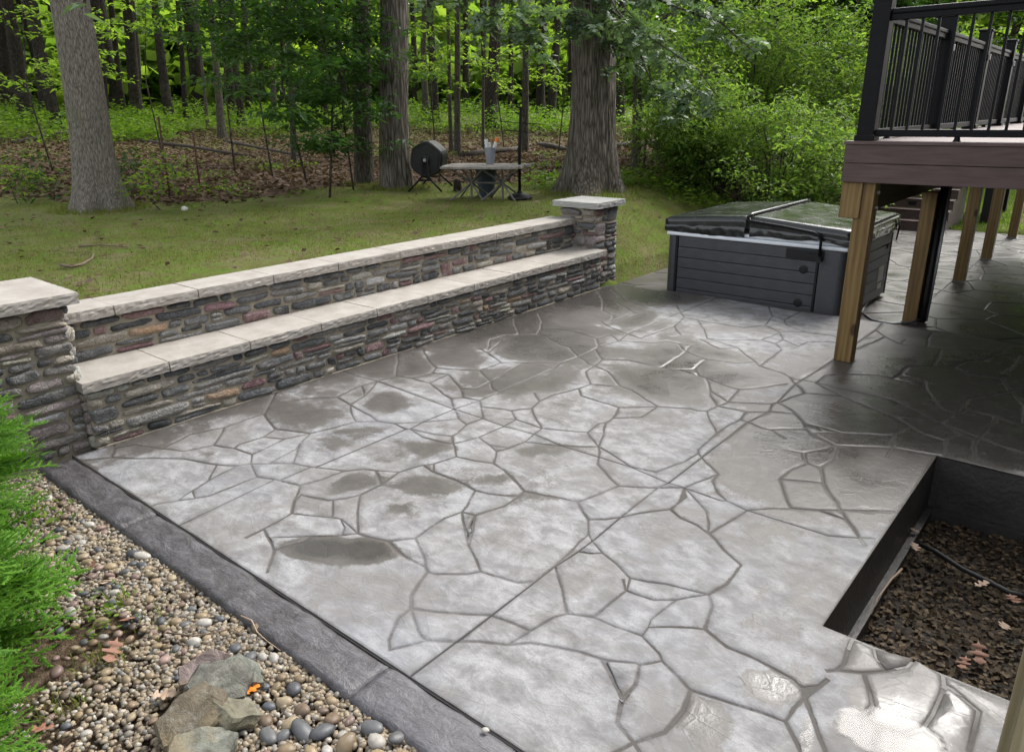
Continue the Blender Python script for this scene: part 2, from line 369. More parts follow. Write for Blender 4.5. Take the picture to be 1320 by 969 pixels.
# ------------------------------------------------------------------ ground
LOW = -0.15                       # lower terrace behind the patio step
XW, XU = -4.98, -5.42             # bench riser face, upper wall face
YB, YS = 1.53, 8.06               # patio edge at the border band, step to the lower terrace
def gz(x, y):
    x = np.asarray(x, float); y = np.asarray(y, float)
    nearwall = sstep(1.0, 1.35, y)*(1-sstep(7.85, 8.1, y))
    xs = -4.7 - sstep(8, 16, y)*.3
    open_ = .78*sstep(xs, xs-2.3, x)
    wall = .72*sstep(-5.5, -5.72, x)
    z = open_*(1-nearwall) + wall*nearwall + LOW*sstep(8.0, 8.3, y)*(1-sstep(-4.9, -6.2, x))
    z = z + .05*fbm(np.stack([x*.35, y*.35, x*0], -1), 2, 7)*sstep(-6.2, -7.5, x)
    far = np.hypot(x, y); z = z + 1.7*sstep(26, 62, far)*sstep(-6, -14, x)
    return z
def under(x, y, z):
    """the soil sinks below the paving"""
    ins = np.maximum(sstep(-4.95, -4.85, x), sstep(-5.46, -5.40, x)*sstep(1.28, 1.32, y)*(1-sstep(7.6, 7.8, y)))*sstep(1.30, 1.34, y)*(1-sstep(16.4, 16.6, y))
    z = z*(1-ins) - .75*ins
    z = np.where((y < 1.335) & (x > -5.2), np.minimum(z, -.055), z)
    low = (x > -5.35) & (x < -4.8) & (y > 8.0) & (y < 10.4)
    return np.where(low, -.4, z)
def ax(lims):
    r = []
    for a, b, st in lims: r += list(np.arange(a, b-1e-6, st))
    return np.array(r+[lims[-1][1]])
gx = ax([(-260, -60, 40), (-60, -30, 3), (-30, -14, 1.0), (-14, -6, .4), (-6, -5.3, .06), (-5.3, -4.6, .05), (-4.6, 3, .4), (3, 30, 5), (30, 200, 40)])
gy = ax([(-60, -6, 10), (-6, .8, .6), (.8, 1.4, .05), (1.4, 7.6, .4), (7.6, 8.4, .08), (8.4, 18, .4), (18, 32, 1), (32, 80, 4), (80, 280, 40)])
GX, GY = np.meshgrid(gx, gy, indexing='ij'); GZ = under(GX, GY, gz(GX, GY))
GV = np.stack([GX, GY, GZ], -1).reshape(-1, 3); nj = len(gy)
ii, jj = np.meshgrid(np.arange(len(gx)-1), np.arange(nj-1), indexing='ij'); q0 = (ii*nj+jj).ravel()
GF = np.stack([q0, q0+nj, q0+nj+1, q0+1], -1)
gm = mesh('ground', GV, GF, MT['ground'], True)
# lawn / wood edge follows the line measured at the litter border
EDGE = [(-30, 2.4), (-16.5, 4.7), (-12.4, 6.2), (-11.9, 7.6), (-11.6, 9.2), (-11.2, 10.2), (-10.0, 11.6), (-8.6, 13.2), (-7.2, 14.2), (-5.8, 14.0), (-4.6, 14.5), (-4.3, 18), (-4.2, 60)]
def woods(x, y):
    """signed distance into the wood (positive = leaf litter)"""
    best = np.full(np.shape(x), 1e9); sgn = np.zeros(np.shape(x))
    for (x0, y0), (x1, y1) in zip(EDGE[:-1], EDGE[1:]):
        dx, dy = x1-x0, y1-y0; t = np.clip(((x-x0)*dx+(y-y0)*dy)/(dx*dx+dy*dy), 0, 1)
        d = np.hypot(x-x0-t*dx, y-y0-t*dy); s_ = np.sign((x-x0)*(-dy)+(y-y0)*dx)
        sgn = np.where(d < best-1e-9, s_, sgn); best = np.minimum(best, d)
    return best*sgn
lit = sstep(-.5, .6, woods(GV[:, 0], GV[:, 1]))*(1-sstep(24, 33, np.hypot(GV[:, 0], GV[:, 1]))*.55)
lit = np.where((GV[:, 1] < 1.32) & (GV[:, 0] > -5.3), 1.0, lit)
a = gm.attributes.new('litter', 'FLOAT', 'POINT'); a.data.foreach_set('value', lit.astype(np.float32))
tag(obj('ground', gm), kind='structure')

# ------------------------------------------------------------------ patio: traced joint network -> faces -> flagstones
J = {  # crop origin: polylines (4.4 x enlarged crop coordinates)
(100, 480): "20,500 190,480 420,487 600,490 790,520 900,530 985,520|190,480 215,430 330,408 480,428 600,447 770,412|770,412 835,310 960,265 1060,235|500,410 640,350 835,310|500,410 480,428|770,412 880,430 985,465|985,465 1000,530 1020,590|985,465 1060,430 1180,375 1320,345|1060,235 1075,270 1115,320 1320,345|1050,365 1115,320|910,410 1050,365 1160,378|880,430 910,410|1060,235 1100,150 1140,90|1000,525 1090,515 1230,435 1275,385|1090,515 1215,515|1275,385 1215,515 1320,535|1020,590 1120,605 1260,640|1260,640 1215,800|1020,590 870,650 740,700 630,715 450,745 380,770|790,520 740,610 650,670 665,710|910,535 740,610|650,670 560,725|1215,800 1060,885 960,930|1060,885 1105,965|1215,805 1320,810|1320,345 1275,385|215,430 200,380",
(350, 440): "700,195 715,130 720,60|860,40 880,100 935,150 905,180|790,210 905,180 1000,187|935,150 1080,160 1180,165|1180,165 1300,120|1160,35 1230,65 1290,110|1180,165 1240,225 1255,270 1300,290|1300,0 1240,60|1240,215 1320,190|510,250 600,225 700,205 790,210 900,235|900,235 975,300 1020,325 1045,385 1060,435 1105,470|1000,187 1075,270 1080,320|1075,270 1170,265 1240,225|900,235 1000,187|985,305 1080,320 1180,335|1180,335 1200,435|1190,370 1320,385|220,521 350,490 480,455|370,315 445,360 450,390 480,455|480,455 600,455 700,465 760,497|450,375 530,310 600,245|510,245 530,305|455,378 560,420 600,455|700,465 850,460 1050,450|370,310 500,250|370,310 200,325 100,340|760,497 860,540 980,575 1030,578|785,495 920,525 1020,535|1105,470 1050,520 1025,540 1035,600 1045,655|1105,470 1205,438|1040,580 1180,540 1320,470|1180,540 1270,625 1260,690 1320,730|1045,655 1150,675 1260,690|220,711 250,712 420,735|420,735 520,722 730,735 860,700 960,680 1045,655|420,735 290,780 165,815|165,870 320,900 420,890 500,870 620,805 720,740|590,730 640,795|345,900 350,968|500,875 490,968|860,705 920,740 1040,785 1160,845 1230,860 1320,870|920,695 925,740|1160,850 1080,968|165,870 130,900|1180,335 1300,285",
(600, 360): "195,467 330,472 550,470 640,440|220,527 330,482 440,490 500,505|205,335 210,318 140,340 130,400|410,310 435,245 410,190|210,318 300,312 410,310 460,325 530,370 590,385 640,440 700,480 735,490|590,385 750,385 790,370|500,275 620,300 740,335 760,372|740,335 820,315|270,220 290,305|735,490 770,455 735,395|770,455 930,460 1110,500|735,490 800,520 880,605 940,630 1090,720|735,490 685,520 710,595 820,605 890,610|710,595 640,620 500,655 420,690 375,730|375,730 260,745 220,743|390,645 430,685|375,730 430,845|260,745 295,795 430,845|295,795 220,792|220,827 295,795|430,845 690,868|690,868 760,815 835,790|835,790 870,725|640,620 655,660 870,720 1090,720|835,790 1000,780 1090,720|1090,720 1320,745|745,60 775,115 850,125 960,190|830,60 890,110 1040,165 1200,150|665,215 760,180|775,115 780,175 840,205 825,235 770,235|665,215 640,290|770,235 820,270 920,310 1000,335|820,315 870,350 1060,360|1000,345 1030,320|1030,320 1180,265 1240,215 1190,160|1180,265 1220,315|1060,360 1140,350 1320,370|1110,500 1250,410 1280,375|1210,365 1250,400|1110,500 1200,510 1320,545|825,235 980,190",
(850, 370): "220,190 240,215 270,290 440,345 540,420|140,170 220,190|230,295 340,350 440,345|600,215 640,165 620,110|640,165 710,185 720,215 820,255 985,275 1010,285|710,185 800,140|600,215 680,255 700,300|680,260 580,300 350,300 270,290|690,262 850,262|655,320 700,300 790,335 840,310|655,320 700,355|580,305 655,320|840,310 985,312|600,215 480,230 220,190|180,331 150,370 265,410 195,465|265,410 440,430 540,420|195,465 260,510 275,540 290,620 330,675|195,465 20,465|260,510 370,560 450,580|290,590 390,650|450,580 400,650 330,680|450,580 600,565 720,545|330,680 270,700|390,650 640,660|330,680 450,700 620,705 775,718|490,705 460,750 330,825 220,945|70,685 180,690 270,700 290,760 330,825|540,420 560,445 700,490|700,490 770,550 830,600|830,600 670,655|640,660 670,655 740,690 775,718 835,775 860,825 1000,900 1020,915|830,600 1040,620|890,540 1040,620 1320,730|890,540 940,500 1050,490 1240,500 1320,520|500,765 580,800 835,803|630,805 710,855|460,750 500,765|835,775 1040,825|870,830 1320,840|700,355 560,445|1060,620 1040,620|70,685 -20,660",
(600, 540): "80,100 170,185 160,250 220,290 330,408|330,408 450,430 640,468|330,408 220,490 60,545 -20,540|220,430 310,435 330,408|60,545 20,615|170,185 240,165 330,130 390,85 430,53|140,150 240,160|330,133 530,145 760,155|690,76 765,140 780,160 870,225 930,270 1090,300|835,-2 800,20 790,90 765,140|770,165 755,260 870,378|870,378 650,468|870,378 1090,388 1230,390|640,468 690,570 695,650|695,650 600,750 510,830|690,555 800,570 880,555 1050,520 1150,510|1150,510 1250,440 1230,390|1090,300 1240,240 1320,175|1230,390 1320,465|1150,510 1220,560 1320,600|720,690 780,760 860,830 940,900|640,750 720,765 780,760|510,840 530,900 550,968|940,900 920,968|20,720 80,860 300,925 400,915|-20,540 20,720|695,650 720,690|1090,388 1140,352",
(850, 560): "220,82 220,109|220,377 275,430 285,490 280,560 350,650 460,740|220,512 280,550|460,740 380,850 270,900|270,900 130,870 -180,800|270,900 285,968|240,110 330,220 295,260|160,300 330,225|295,260 340,330 385,375 490,405 640,415 740,420|490,415 330,530 285,550|740,420 680,255 740,200 825,160 820,100|680,262 925,268|925,270 915,185 980,145 1020,77|940,195 1060,205|740,420 900,425 1320,435|1020,77 1320,75|900,425 1060,480 1170,630|825,160 915,185|110,385 130,305|1060,205 1320,230|925,270 1060,480",
(300, 620): "180,269 225,348 230,390 400,335 520,308|230,315 450,308 620,305 720,290|440,194 560,205 610,215 720,290|600,300 640,262 625,235|720,290 780,310 880,335 1040,325|890,338 920,390 1000,440 1100,480|1050,330 1110,270 1210,210 1320,185 1380,193|1050,330 1090,440 1110,510|1110,510 1150,525 1320,522 1400,508|1110,510 1020,640 1010,720|1010,715 1160,740 1320,750|1010,720 1050,860 1085,900|1085,900 1320,910|1010,700 940,780 890,900 900,950 980,935 1085,900|570,176 575,207|710,176 720,290|230,390 190,520|1340,368 1370,193",
(520, 740): "352,222 500,230 620,270 720,320|352,382 440,385 590,400|590,400 700,330 760,300 850,240 925,215|902,88 925,215|925,215 1090,245 1200,290 1320,330|590,400 720,385 850,400 1000,435 1100,470 1180,490 1320,500|1130,480 1190,600 1240,700|1080,240 1180,160 1270,105|1270,105 1255,30 1272,88|720,320 700,330",
(780, 750): "176,286 205,300|205,300 300,400 400,510 490,615|205,300 260,210 400,100 578,66|245,250 500,262 565,275|176,456 320,440|96,656 160,580 200,465|126,61 270,100 400,100|578,66 580,180 565,275|565,275 690,370 850,430 940,480 1060,560 1130,650|490,615 440,720 340,850 160,905|490,615 700,680 900,740 1015,780|1015,780 1100,940 1160,1060|1015,780 1130,650 1264,552|1110,600 1220,580|1180,770 1210,880 1270,1010|160,905 60,790 90,680|160,905 0,1000 -60,1100|1130,650 1180,770|-60,1100 -160,1150|160,905 260,1060",
(1020, 760): "210,456 264,456 300,420 345,300 360,250|860,480 850,590 800,700 750,770|264,456 410,480 540,460 650,425 700,390|540,460 480,390 470,330|860,540 910,560 1070,690 1030,790 1000,900|410,480 450,570 470,650 400,720 500,770 640,810 750,770|500,770 470,900 380,1000|750,770 830,830 900,960",
(1020, 400): "572,598 680,660 590,720 575,779|572,598 860,635|680,660 760,700 875,740|572,708 680,660|860,635 960,580 990,560|860,635 950,700 870,750 865,830|950,700 1040,740|1150,600 1140,640 1040,730 1035,850|572,388 680,410 760,440 800,500 850,555 920,590|572,388 620,365 760,400 800,500|610,365 660,320 930,320|930,320 1000,290 1080,285 1140,260 1320,250|930,320 1000,360 1200,385 1240,460|800,315 830,270 850,215|960,580 1000,500 1240,460 1420,420|1210,360 1280,300 1320,250|470,180 530,150 480,110|770,205 770,160 800,120|530,150 620,190 770,205 850,215 1080,285|620,190 650,165|1150,620 1320,660 1500,700|-20,790 572,779 865,830|575,779 540,830|330,230 470,180|330,230 360,290|990,560 1150,600|1240,460 1330,540 1320,660|1320,250 1480,300",
}
SAW = ["440,478 520,503 586,527 650,549 723,574 813,601 859,620 882,628 927,644 963,657 1068,690 1127,694", "1018,486 1052,493 1100,504 1150,515 1212,545 1290,575 1400,610"]
pts = []; segs = []           # px-space planar graph; segs = (i, j, kind)
def vid(p, tol):
    for i, q in enumerate(pts):
        if abs(q[0]-p[0]) < tol and abs(q[1]-p[1]) < tol: return i
    pts.append(p); return len(pts)-1
def addline(P, kind, tol=None):
    ids = [vid(p, tol or (3.2 if p[1] < 480 else 5.0)) for p in P]
    for a_, b_ in zip(ids[:-1], ids[1:]):
        if a_ != b_: segs.append((a_, b_, kind))
def w2p(x, y): u = proj((x, y, 0)); return (float(u[0]), float(u[1]))
PITX, PY0, PY1, XR = -0.685, 2.84, 4.95, 1.0
bnd = [(XW, YB), (-3.62, YB), (-1.82, YB), (XR, YB), (XR, PY0), (PITX, PY0), (PITX, PY1), (XR, PY1), (XR, YS), (-1.82, YS), (-3.62, YS), (-5.02, YS), (XW, 7.66), (XW, YB)]
addline([w2p(*p) for p in bnd], 2, .5)
addline([w2p(-3.62, YB), w2p(-3.62, 3.64), w2p(-3.62, YS)], 1, .5); addline([w2p(-1.82, YB), w2p(-1.82, 3.58), w2p(-1.82, 6.4), w2p(-1.82, YS)], 1, .5)
for l in SAW: addline([tuple(map(float, s_.split(','))) for s_ in l.split()], 1, 3)
for (ox, oy), t in J.items():
    for l in t.split('|'):
        addline([(float(s_.split(',')[0])/4.4+ox, float(s_.split(',')[1])/4.4+oy) for s_ in l.split()], 0)
# split segments at near vertices and crossings
def split_all():
    global segs
    P = np.array(pts); out = []
    for (a_, b_, k) in segs:
        A, B = P[a_], P[b_]; d = B-A; L2 = d@d
        t = ((P-A)@d)/L2; q = A+t[:, None]*d; dist = np.hypot(*(P-q).T)
        tol = np.where(P[:, 1] < 480, 2.6, 4.0)
        m = (t > 0.02) & (t < .98) & (dist < tol); m[a_] = m[b_] = False
        o = [a_]+[int(i) for i in np.argsort(t) if m[i]]+[b_]
        out += [(o[i], o[i+1], k) for i in range(len(o)-1) if o[i] != o[i+1]]
    best = {}
    for a_, b_, k in out:
        key = (min(a_, b_), max(a_, b_)); best[key] = max(k, best.get(key, 0))
    segs = [(a_, b_, k) for (a_, b_), k in best.items()]
split_all()
def cross_all():
    global segs
    P = np.array(pts); A = P[[s_[0] for s_ in segs]]; B = P[[s_[1] for s_ in segs]]; cuts = {i: [] for i in range(len(segs))}
    D = B-A
    for i in range(len(segs)):
        r = D[i]; qp = A-A[i]; den = r[0]*D[:, 1]-r[1]*D[:, 0]
        with np.errstate(all='ignore'):
            t = (qp[:, 0]*D[:, 1]-qp[:, 1]*D[:, 0])/den; u = (qp[:, 0]*r[1]-qp[:, 1]*r[0])/den
        hit = np.where((t > 1e-4) & (t < 1-1e-4) & (u > 1e-4) & (u < 1-1e-4))[0]
        for j in hit:
            if j > i and not set(segs[i][:2]) & set(segs[j][:2]):
                p = A[i]+r*t[j]; n = vid((float(p[0]), float(p[1])), 1e-3); cuts[i].append((t[j], n)); cuts[j].append((u[j], n))
    out = []
    for i, (a_, b_, k) in enumerate(segs):
        o = [a_]+[n for _, n in sorted(cuts[i])]+[b_]; out += [(o[q], o[q+1], k) for q in range(len(o)-1) if o[q] != o[q+1]]
    best = {}
    for a_, b_, k in out:
        key = (min(a_, b_), max(a_, b_)); best[key] = max(k, best.get(key, 0))
    segs = [(a_, b_, k) for (a_, b_), k in best.items()]
cross_all(); split_all(); cross_all()
WP = [Vector(at(*p)[:2]) for p in pts]

def wob(p):
    v = noise.noise_vector(Vector((p[0]*5, p[1]*5, 3.1))) + .5*noise.noise_vector(Vector((p[0]*16, p[1]*16, 9.1)))
    return Vector((p[0]+v.x*.014, p[1]+v.y*.014))
def in_poly(x, y, P):
    c = False; n = len(P); j = n-1
    for i in range(n):
        if (P[i][1] > y) != (P[j][1] > y) and x < (P[j][0]-P[i][0])*(y-P[i][1])/(P[j][1]-P[i][1])+P[i][0]: c = not c
        j = i
    return c
def faces_of(WP, segs):
    adj = {}
    kind = {}
    for a_, b_, k in segs:
        adj.setdefault(a_, []).append(b_); adj.setdefault(b_, []).append(a_); kind[(a_, b_)] = kind[(b_, a_)] = k
    for a_ in adj: adj[a_].sort(key=lambda b_: math.atan2(WP[b_].y-WP[a_].y, WP[b_].x-WP[a_].x))
    seen = set(); res = []
    for a_ in adj:
        for b_ in adj[a_]:
            if (a_, b_) in seen: continue
            loop = []; u, v = a_, b_
            while (u, v) not in seen:
                seen.add((u, v)); loop.append((u, v)); L = adj[v]; i = L.index(u); x = L[(i-1) % len(L)]; u, v = v, x
            ar = sum(WP[u].x*WP[v].y-WP[v].x*WP[u].y for u, v in loop)/2
            if ar > .0025: res.append((ar, loop))
    return res, kind
def inset(loop, WP, kind, hw, hs, extra):
    """polygon of a face, moved in by the half width of each joint"""
    P = []; W_ = []
    nodekind = {}
    for u, v in loop:
        k = kind[(u, v)]; nodekind[u] = max(k, nodekind.get(u, 0)); nodekind[v] = max(k, nodekind.get(v, 0))
    n = len(loop)
    for i, (u, v) in enumerate(loop):
        A, B = WP[u], WP[v]; k = kind[(u, v)]; kk = 0
        L = (B-A).length; m = max(1, int(L/.075)) if k == 0 else 1
        for s_ in range(m):
            p = A.lerp(B, s_/m)
            ku = HARD[u] if s_ == 0 else k
            P.append(wob(p) if ku == 0 else p.copy()); W_.append((hw if k == 0 else hs if k == 1 else .002)+extra)
    n = len(P); out = []
    for i in range(n):
        p0, p, p1 = P[i-1], P[i], P[(i+1) % n]; d0 = (p-p0); d1 = (p1-p)
        if d0.length < 1e-6 or d1.length < 1e-6: continue
        d0.normalize(); d1.normalize(); n0 = Vector((-d0.y, d0.x)); n1 = Vector((-d1.y, d1.x)); w0, w1 = W_[i-1], W_[i]
        c = d0.x*d1.y-d0.y*d1.x; dt = d0.dot(d1)
        if dt < -.6 and c < .0 or dt < -.999:      # turning back round the end of a joint
            out.append(p+n0*w0+d0*w0*.6); out.append(p+n1*w1-d1*w1*.6)
        elif abs(c) < .08: out.append(p+(n0*w0+n1*w1)/2)
        else:
            a0 = p+n0*w0; a1 = p+n1*w1; t = ((a1-a0).x*d1.y-(a1-a0).y*d1.x)/c
            q = a0+d0*t; q2 = q-p
            if q2.length > 3*max(w0, w1): q = p+q2.normalized()*3*max(w0, w1)
            out.append(q)
    return out
# ------- where the slab is wet (undried rain), with deck-side shade painted in: blots measured on the site, px centre, radii, amount
BLOT = [(440,712,62,20,.95),(400,705,45,14,.9),(480,708,32,15,.9),(520,655,20,6,.6),(650,617,20,6,.55),(735,822,30,13,1.0),(808,892,14,16,.6),(905,930,34,38,1.0),(1000,885,35,20,1.1),(1000,880,16,12,1.5),
 (990,678,40,20,.55),(960,632,45,18,.35),(870,548,20,6,.5),(710,578,45,8,.55),(560,625,55,18,.5),(470,622,40,12,.45),(500,520,35,14,.45),(400,540,50,20,.4),(620,500,60,10,.3),
 (180,560,90,22,.30),(300,520,80,18,.35),(470,470,90,20,.5),(620,420,110,25,.6),(750,380,110,18,.7),(720,450,70,22,.55),(680,490,80,20,.5),(880,460,60,15,.45),(860,490,80,22,.55),(960,490,60,14,.4),
 (960,590,90,30,.5),(1040,560,90,40,.6),(1120,540,120,50,.5),(1080,640,90,45,.5),(1250,540,140,60,.55),(1200,480,140,30,.5),(560,575,30,8,.35),(700,640,40,8,.18),
 (1090,850,50,35,.3),(1150,830,60,35,.4),(1200,900,80,60,.35),(1150,940,70,40,.45),(1215,960,40,30,.35),(1130,900,40,25,.5),(1260,900,60,40,.35),
 (230,640,40,14,.2),(840,690,60,20,.12),(1140,760,40,40,.15)]
DRY_PALE = [(980,420,90,25,.75),(930,405,60,14,.6),(1130,500,55,12,.5),(870,405,30,10,.5),(820,440,40,8,.35),(660,470,40,6,.3),(700,850,150,60,.35),(800,620,80,40,.3),(1010,440,60,16,.5),(560,770,90,60,.3),(620,790,70,40,.3),(350,610,70,22,.2),(1040,700,70,40,.3),(880,570,60,25,.35),(590,530,70,12,.3),(450,760,90,35,.35)]  # dried patches, and far streaks that are simply paler
def wet_shade(x, y):
    u, v, _ = proj((x, y, 0))
    s_ = .33 + .36*float(sstep(4.0, 6.8, y)) + .22*math.exp(-((x+5.0)/.45)**2) + .38*float(sstep(-1.5, -.3, x)*sstep(2.6, 5.0, y)) - .14*float(sstep(3.2, 2.2, y))  # the right-hand rise paints house and deck shade into the damp
    if x > -.6: s_ += .15*float(sstep(-.6, .2, x))
    for cx, cy, rx, ry, am in BLOT:
        d = ((u-cx)/rx)**2+((v-cy)/ry)**2
        if d < 2.2: s_ += am*math.exp(-d*d*.9)*.95
    for cx, cy, rx, ry, am in DRY_PALE:
        d = ((u-cx)/rx)**2+((v-cy)/ry)**2
        if d < 3: s_ -= am*math.exp(-d*d*.6)*.8
    return s_
def wet_shade_attr(me, edge=None, fn=None, off=(0, 0)):
    a_ = me.attributes.new('wet', 'FLOAT', 'POINT'); a_.data.foreach_set('value', [float((fn or wet_shade)(v.co.x+off[0], v.co.y+off[1])) for v in me.vertices])
    if edge is not None:
        b_ = me.attributes.new('edge', 'FLOAT', 'POINT'); b_.data.foreach_set('value', edge)
def flagstone(polyA, polyB, z, depth, grid=.09, ringpts=()):
    """polyA rim (sunk), polyB shoulder; top filled by a constrained Delaunay net"""
    n = len(polyB)
    xs = [p.x for p in polyB]; ys = [p.y for p in polyB]; extra = []
    gx_ = np.arange(min(xs)+grid/2, max(xs), grid); gy_ = np.arange(min(ys)+grid/2, max(ys), grid)
    for a_ in gx_:
        for b_ in gy_:
            x = a_+R.uniform(-.3, .3)*grid; y = b_+R.uniform(-.3, .3)*grid
            if in_poly(x, y, polyB): extra.append(Vector((x, y)))
    extra += [p for p in ringpts if in_poly(p.x, p.y, polyB)]
    vs, es, fs, *_ = geometry.delaunay_2d_cdt([p.copy() for p in polyB]+extra, [(i, (i+1) % n) for i in range(n)], [], 1, 1e-5)
    if not fs: return None
    V = []; dz = R.uniform(-.001, .001)
    for p in vs: V.append((p.x, p.y, z+dz+.0016*noise.noise(Vector((p.x*4, p.y*4, 0)))+.0010*noise.noise(Vector((p.x*13, p.y*13, 5)))))
    F = [tuple(f) for f in fs]; E = [0.0]*len(V)
    # boundary loop of the net -> skirt
    cnt = {}
    for f in F:
        for i in range(len(f)): cnt[(f[i], f[(i+1) % len(f)])] = 1
    bd = [e for e in cnt if (e[1], e[0]) not in cnt]
    mp = {}
    cA = [p for p in polyA]
    for e in bd:
        for i in e:
            if i not in mp:
                p = Vector(V[i][:2]); q = min(cA, key=lambda c: (c-p).length_squared) if cA else p
                mp[i] = len(V); V.append((q.x, q.y, z-depth)); E.append(1.0); E[i] = .22
    for a_, b_ in bd: F.append((a_, mp[a_], mp[b_], b_))
    me = mesh('flagstone', V, F, MT['concrete'], True); nt = len(fs); me.polygons.foreach_set('use_smooth', [True]*len(F))
    return me, E

res, kind = faces_of(WP, segs)
HARD = {}
for (a_, b_), k in kind.items(): HARD[a_] = max(HARD.get(a_, 0), k); HARD[b_] = max(HARD.get(b_, 0), k)
# slab under the stones (the joint bed) with the planting pit left open
slab = MB()
def slabbox(a, b): slab.box(a, b)
slabbox((-5.02, YB+.002, -.20), (PITX-.09, YS, -.0044)); slabbox((PITX-.09, YB+.002, -.20), (XR, PY0-.09, -.0044)); slabbox((PITX-.09, PY1+.09, -.20), (XR, YS, -.0044))
bm = bmesh.new(); tmp = slab.me('t', None); bm.from_mesh(tmp)
bmesh.ops.subdivide_edges(bm, edges=[e for e in bm.edges if e.calc_length() > .5], cuts=40, use_grid_fill=True)
patio_me = bpy.data.meshes.new('patio'); bm.to_mesh(patio_me); bm.free(); patio_me.materials.append(MT['concrete'])
wet_shade_attr(patio_me, [1.0]*len(patio_me.vertices), lambda x, y: wet_shade(x, y)+.12)
patio = tag(obj('patio', patio_me), kind='structure')
for ar, loop in sorted(res, key=lambda t: -t[0]):
    hw = R.uniform(.002, .0065)
    if ar < .02: hw = .004
    A = inset(loop, WP, kind, hw, .0038, 0); B = inset(loop, WP, kind, hw, .0038, .0075 if ar > .012 else .003)
    try: r_ = flagstone(A, B, 0, .0038, ringpts=inset(loop, WP, kind, hw, .0025, .024) if ar > .02 else ())
    except Exception as ex: r_ = None
    if r_:
        damp = R.choice((0, 0, .10, .18, .26)) if ar > .05 else 0; lightr = R.uniform(-.06, .05)
        segB = [(B[i], B[(i+1) % len(B)]) for i in range(len(B))]
        def wf(x, y):
            p = Vector((x, y)); b = wet_shade(x, y)+lightr
            if damp:
                d_ = min((p-a_.lerp(b_, max(0, min(1, (p-a_).dot(b_-a_)/max(1e-9, (b_-a_).length_squared))))).length for a_, b_ in segB); b += damp*float(sstep(.03, .13, d_))-.10*float(sstep(.06, .0, d_))
            return b
        wet_shade_attr(r_[0], r_[1], wf); obj('flagstone', r_[0], patio)
print('flagstones', len(patio.children), 'of', len(res))

# ------- lower terrace: loose network of stones, wet all over, deck shade painted in at right
def clip(poly, nx, ny, c):
    out = []
    for i in range(len(poly)):
        p, q = poly[i], poly[(i+1) % len(poly)]; a_ = p.x*nx+p.y*ny-c; b_ = q.x*nx+q.y*ny-c
        if a_ <= 0: out.append(p)
        if (a_ < 0 < b_) or (b_ < 0 < a_): out.append(p.lerp(q, a_/(a_-b_)))
    return out
lt = MB().box((-5.33, YS+.002, -.45), (-1.8, 16.5, LOW-.0085)); lt.box((-1.8, YS+.002, -.45), (1.0, 16.5, LOW-.0085))
lme = lt.me('lower_terrace', MT['concrete']); lw = lambda x, y: 1.16+.22*float(sstep(-2.2, -.6, x))
wet_shade_attr(lme, [1.0]*len(lme.vertices), lw)
lterr = tag(obj('lower_terrace', lme), kind='structure')
seeds = []
for _ in range(4000):
    p = Vector((R.uniform(-5.4, 1.0), R.uniform(8.06, 16.5)))
    if all((p-q).length > .52 for q in seeds): seeds.append(p)
for p in seeds:
    poly = [Vector(q) for q in ((-5.31, YS+.02), (1.0, YS+.02), (1.0, 16.48), (-5.31, 16.48))]
    for q in seeds:
        if q is not p and (q-p).length < 2.4:
            d = q-p; m_ = (p+q)/2; poly = clip(poly, d.x, d.y, d.dot(m_))
            if not poly: break
    if len(poly) < 3: continue
    halves = [clip(poly, 1, 0, -1.785), clip(poly, -1, 0, 1.775)]
    for h_ in halves:
        if len(h_) < 3: continue
        ar = abs(sum(h_[i].x*h_[(i+1) % len(h_)].y-h_[(i+1) % len(h_)].x*h_[i].y for i in range(len(h_)))/2)
        if ar < .02: continue
        c = sum(h_, Vector((0, 0)))/len(h_); den = []
        for i in range(len(h_)):
            a_, b_ = h_[i], h_[(i+1) % len(h_)]; m_ = max(1, int((b_-a_).length/.12)); den += [a_.lerp(b_, s_/m_) for s_ in range(m_)]
        den = [wob(q) if abs(q.x+1.78) > .02 else q for q in den]
        A = [q+(c-q).normalized()*.012 for q in den]; B = [q+(c-q).normalized()*.022 for q in den]
        n = len(A); V = [(q.x, q.y, LOW-.0075) for q in A]+[(q.x, q.y, LOW) for q in B]+[(c.x, c.y, LOW+.001)]
        F = [(i, (i+1) % n, n+(i+1) % n, n+i) for i in range(n)]+[(n+i, n+(i+1) % n, 2*n) for i in range(n)]
        me = mesh('flagstone', V, F, MT['concrete'], False); wet_shade_attr(me, [1.0]*n+[.5]*n+[0.0], lw); obj('flagstone', me, lterr)

